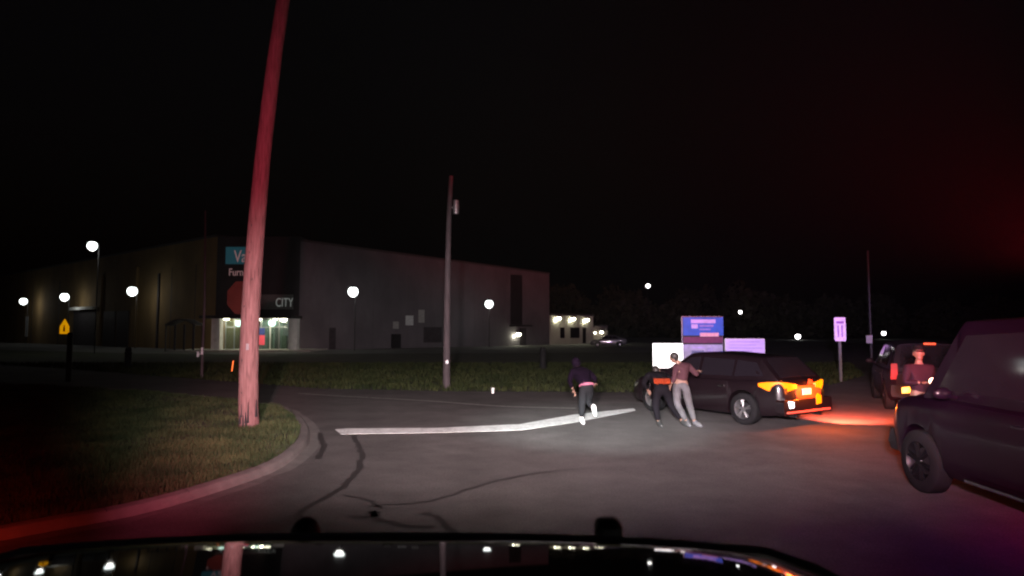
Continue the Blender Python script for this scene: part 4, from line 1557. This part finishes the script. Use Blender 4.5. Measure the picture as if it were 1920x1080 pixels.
# officer bent forward
b = G(1240, 800)
A = dict(pelvis=(0.03, .05, .80), spine=(.03, .22, .95), chest=(.02, .42, 1.05), neck=(.04, .58, 1.10), head=(.07, .70, 1.14), face=(.5, 1, -.35),
         sh_l=(-.18, .42, 1.08), el_l=(-.32, .28, .92), wr_l=(-.20, .42, .76), sh_r=(.20, .46, 1.06), el_r=(.36, .48, .98), wr_r=(.52, .50, 1.02),
         hip_l=(-.08, .05, .78), kn_l=(-.13, -.05, .42), an_l=(-.05, .02, .09), to_l=(-.03, -.12, .05),
         hip_r=(.14, .05, .78), kn_r=(.24, .06, .44), an_r=(.50, .15, .10), to_r=(.56, .0, .05))
pa = person((b.x, b.y, 0), 0, A, 'officer bent over in dark uniform with red light painted on the belt, gripping the man in grey trousers', m_uniform, m_uniform, m_darkshoe)
V = [Vector((.03, .17, .92)), Vector((.025, .32, 1.01)), Vector((.02, .44, 1.07))]
skin('vest', V, [(0, 1), (1, 2)], [(.185, .150), (.19, .15), (.18, .14)], m_uniform, pa, 2)
mb = MB()
mb.box((.03, .0, .98), (.36, .03, .13), M=Matrix.Rotation(R(-40), 4, 'X'))
for x_ in (-.08, .06, .14):
    mb.box((x_, -.03, .97), (.05, .05, .11), M=Matrix.Rotation(R(-40), 4, 'X'))
mb.build('duty_belt', m_redlit, pa, bevel=.012)

# man in grey trousers, leaning over towards the car
b = G(1290, 800)
B = dict(pelvis=(-.12, .1, .92), spine=(-.10, .16, 1.08), chest=(-.06, .24, 1.25), neck=(-.14, .22, 1.38), head=(-.22, .20, 1.47), face=(-.8, .5, -.3),
         sh_l=(-.20, .16, 1.27), el_l=(-.26, .05, 1.06), wr_l=(-.34, .02, .92), sh_r=(.12, .28, 1.28), el_r=(.27, .18, 1.10), wr_r=(.34, .36, 1.16),
         hip_l=(-.20, .1, .88), kn_l=(-.24, -.04, .50), an_l=(0.0, .10, .09), to_l=(.02, -.05, .05),
         hip_r=(-.02, .1, .88), kn_r=(.02, -.04, .50), an_r=(.16, .04, .09), to_r=(.24, -.08, .05))
person((b.x, b.y, 0), 0, B, 'man in pale grey trousers and faded red shirt being held beside the sedan', m_pinkshirt, m_jeans, m_jeans)

# person crouching forward over the white line
b = G(1096, 795)
C_ = dict(pelvis=(.06, .0, .82), spine=(.01, .14, .97), chest=(-.05, .32, 1.12), neck=(-.10, .44, 1.22), head=(-.13, .53, 1.30), face=(-.2, 1, -.4),
          sh_l=(-.23, .30, 1.14), el_l=(-.32, .16, .94), wr_l=(-.24, .10, .76), sh_r=(.14, .34, 1.12), el_r=(.28, .22, .98), wr_r=(.28, .40, .88),
          hip_l=(-.03, .0, .78), kn_l=(-.06, -.10, .44), an_l=(-.07, -.02, .12), to_l=(-.05, -.13, .07),
          hip_r=(.13, .0, .78), kn_r=(.10, .16, .46), an_r=(.20, -.06, .38), to_r=(.22, -.12, .24))
pc = person((b.x, b.y, 0), 0, C_, 'runner in dark purple hoodie with pink printed waist and white shoes on the white line', m_purple, m_charp, m_shoe, hood=True)
V = [Vector((.06, .0, .80)), Vector((.045, .05, .91))]
skin('printed_hem', V, [(0, 1)], [(.215, .185), (.21, .18)], m_floral, pc, 2)

# officer standing behind the near truck's hood
bx = P(1722, 660, 11.2)
D_ = dict(pelvis=(0, 0, .98), spine=(0, .01, 1.16), chest=(0, .0, 1.38), neck=(0, .0, 1.54), head=(-.01, -.02, 1.68), face=(-.35, -1, -.15),
          sh_l=(-.20, 0, 1.43), el_l=(-.27, -.03, 1.18), wr_l=(-.12, -.22, 1.20), sh_r=(.20, 0, 1.43), el_r=(.26, .02, 1.17), wr_r=(.08, -.22, 1.22),
          hip_l=(-.10, 0, .95), kn_l=(-.13, -.04, .52), an_l=(-.15, .02, .09), to_l=(-.17, -.13, .05),
          hip_r=(.10, 0, .95), kn_r=(.12, -.04, .52), an_r=(.16, .05, .09), to_r=(.20, -.10, .05))
pd = person((bx.x, 11.2, 0), 0, D_, 'officer standing at the dark truck hood, face lit red', mat('officer_shirt', (.03, .012, .02), .85, spec=0.08, bump=.3, bscale=60), m_uniform, m_darkshoe, hat=True)
fl_ = empty('flashlight', (bx.x - .01, 10.86, 1.235), 0, 'small glaring red white flashlight held by the officer at the truck', 'flashlight')
mb = MB()
mb.tube([(0, .14, 0), (0, .02, 0), (0, -.03, 0)], [.016, .016, .035], 12)
mb.build('barrel', m_plastic, fl_, smooth=True)
mb = MB()
mb.ell((0, -.04, 0), (.075, .04, .06), 12, 8)
mb.build('lens', glow_lamp('flash_lens', (1, .5, .35), 7), fl_, smooth='all')
lamp('flash_glow', 'POINT', (0, -.2, 0.05), (1, .05, .03), 3.0, fl_, radius=.05)
lamp('face_red_fill', 'POINT', (-.1, -.30, .45), (1, .02, .015), 34, fl_, radius=.05)  # unseen lamp added to redden the officer's face

# small litter by the far kerb and a glinting can near the men
for px_, py_, s_, lb in ((924, 738, .10, 'pale scrap of litter at the far road edge'), (1204, 734, .10, 'upright white cup standing on the road left of the bent officer')):
    p = G(px_, py_)
    t = empty('litter', (p.x, p.y, .005), 0, lb, 'litter')
    mb = MB()
    mb.lathe([(.03, 0), (.045, .0), (.06, s_ * 1.8), (.05, s_ * 1.8), (.035, .02)], (0, 0, 0), 'z', 12)
    mb.build('cup', m_shoe, t, smooth=True)

# pale car far off, right of the pale building
pc2 = car('parked_car', (P(1141, 650, 78).x, 78, 0), R(82), 'pale parked car far behind the runner, barely lit', 'car', m_white_paint, 4.4, 1.75, [(a * .93, b_) for a, b_ in deck_sedan],
          [(a * .93, b_) for a, b_ in roof_sedan], .60, .32, (-1.3, 1.3), .2, .95, [[(a * .93, b_) for a, b_ in w_] for w_ in swin], door_cuts=(-.9, .0, .95))

# ------------------------------------------------------------------ trees
def leaf_cloud(name, centers, radii, n, size, m, parent=None, kind=None):
    C0 = np.array(centers)
    R0 = np.array(radii)
    w_ = R0[:, 0] * R0[:, 1] * R0[:, 2]
    ii = npr.choice(len(C0), n, p=w_ / w_.sum())
    v = npr.normal(size=(n, 3))
    v /= np.linalg.norm(v, axis=1)[:, None]
    rr_ = npr.uniform(.45, 1.0, n)[:, None] ** .6
    p = C0[ii] + v * rr_ * R0[ii]
    a = npr.normal(size=(n, 3))
    a /= np.linalg.norm(a, axis=1)[:, None]
    b = np.cross(a, npr.normal(size=(n, 3)))
    b /= np.linalg.norm(b, axis=1)[:, None]
    s = (size * npr.uniform(.6, 1.4, n))[:, None]
    V = np.stack([p - a * s, p - b * s * .5, p + a * s, p + b * s * .5], 1)
    me = bpy.data.meshes.new(name)
    me.vertices.add(n * 4)
    me.vertices.foreach_set('co', V.reshape(-1))
    me.loops.add(n * 4)
    me.loops.foreach_set('vertex_index', np.arange(n * 4, dtype=np.int32))
    me.polygons.add(n)
    me.polygons.foreach_set('loop_start', (np.arange(n) * 4).astype(np.int32))
    me.update(calc_edges=True)
    me.validate()
    me.materials.append(m)
    o = bpy.data.objects.new(name, me)
    COL.objects.link(o)
    if parent:
        o.parent = parent
    if kind:
        o['kind'] = kind
    return o


cs, rs = [], []
for i in range(60):
    x = -10 + i * 3.4 + rnd.uniform(-1, 1)
    y = rnd.uniform(165, 200)
    hgt = rnd.uniform(8, 15) * (1.0 if i < 24 else .8)
    cs.append((x, y, hgt * .5))
    rs.append((rnd.uniform(4, 7), 5, hgt * .55))
tl = leaf_cloud('distant_woods', cs, rs, 26000, 0.9, m_leaf, kind='stuff')
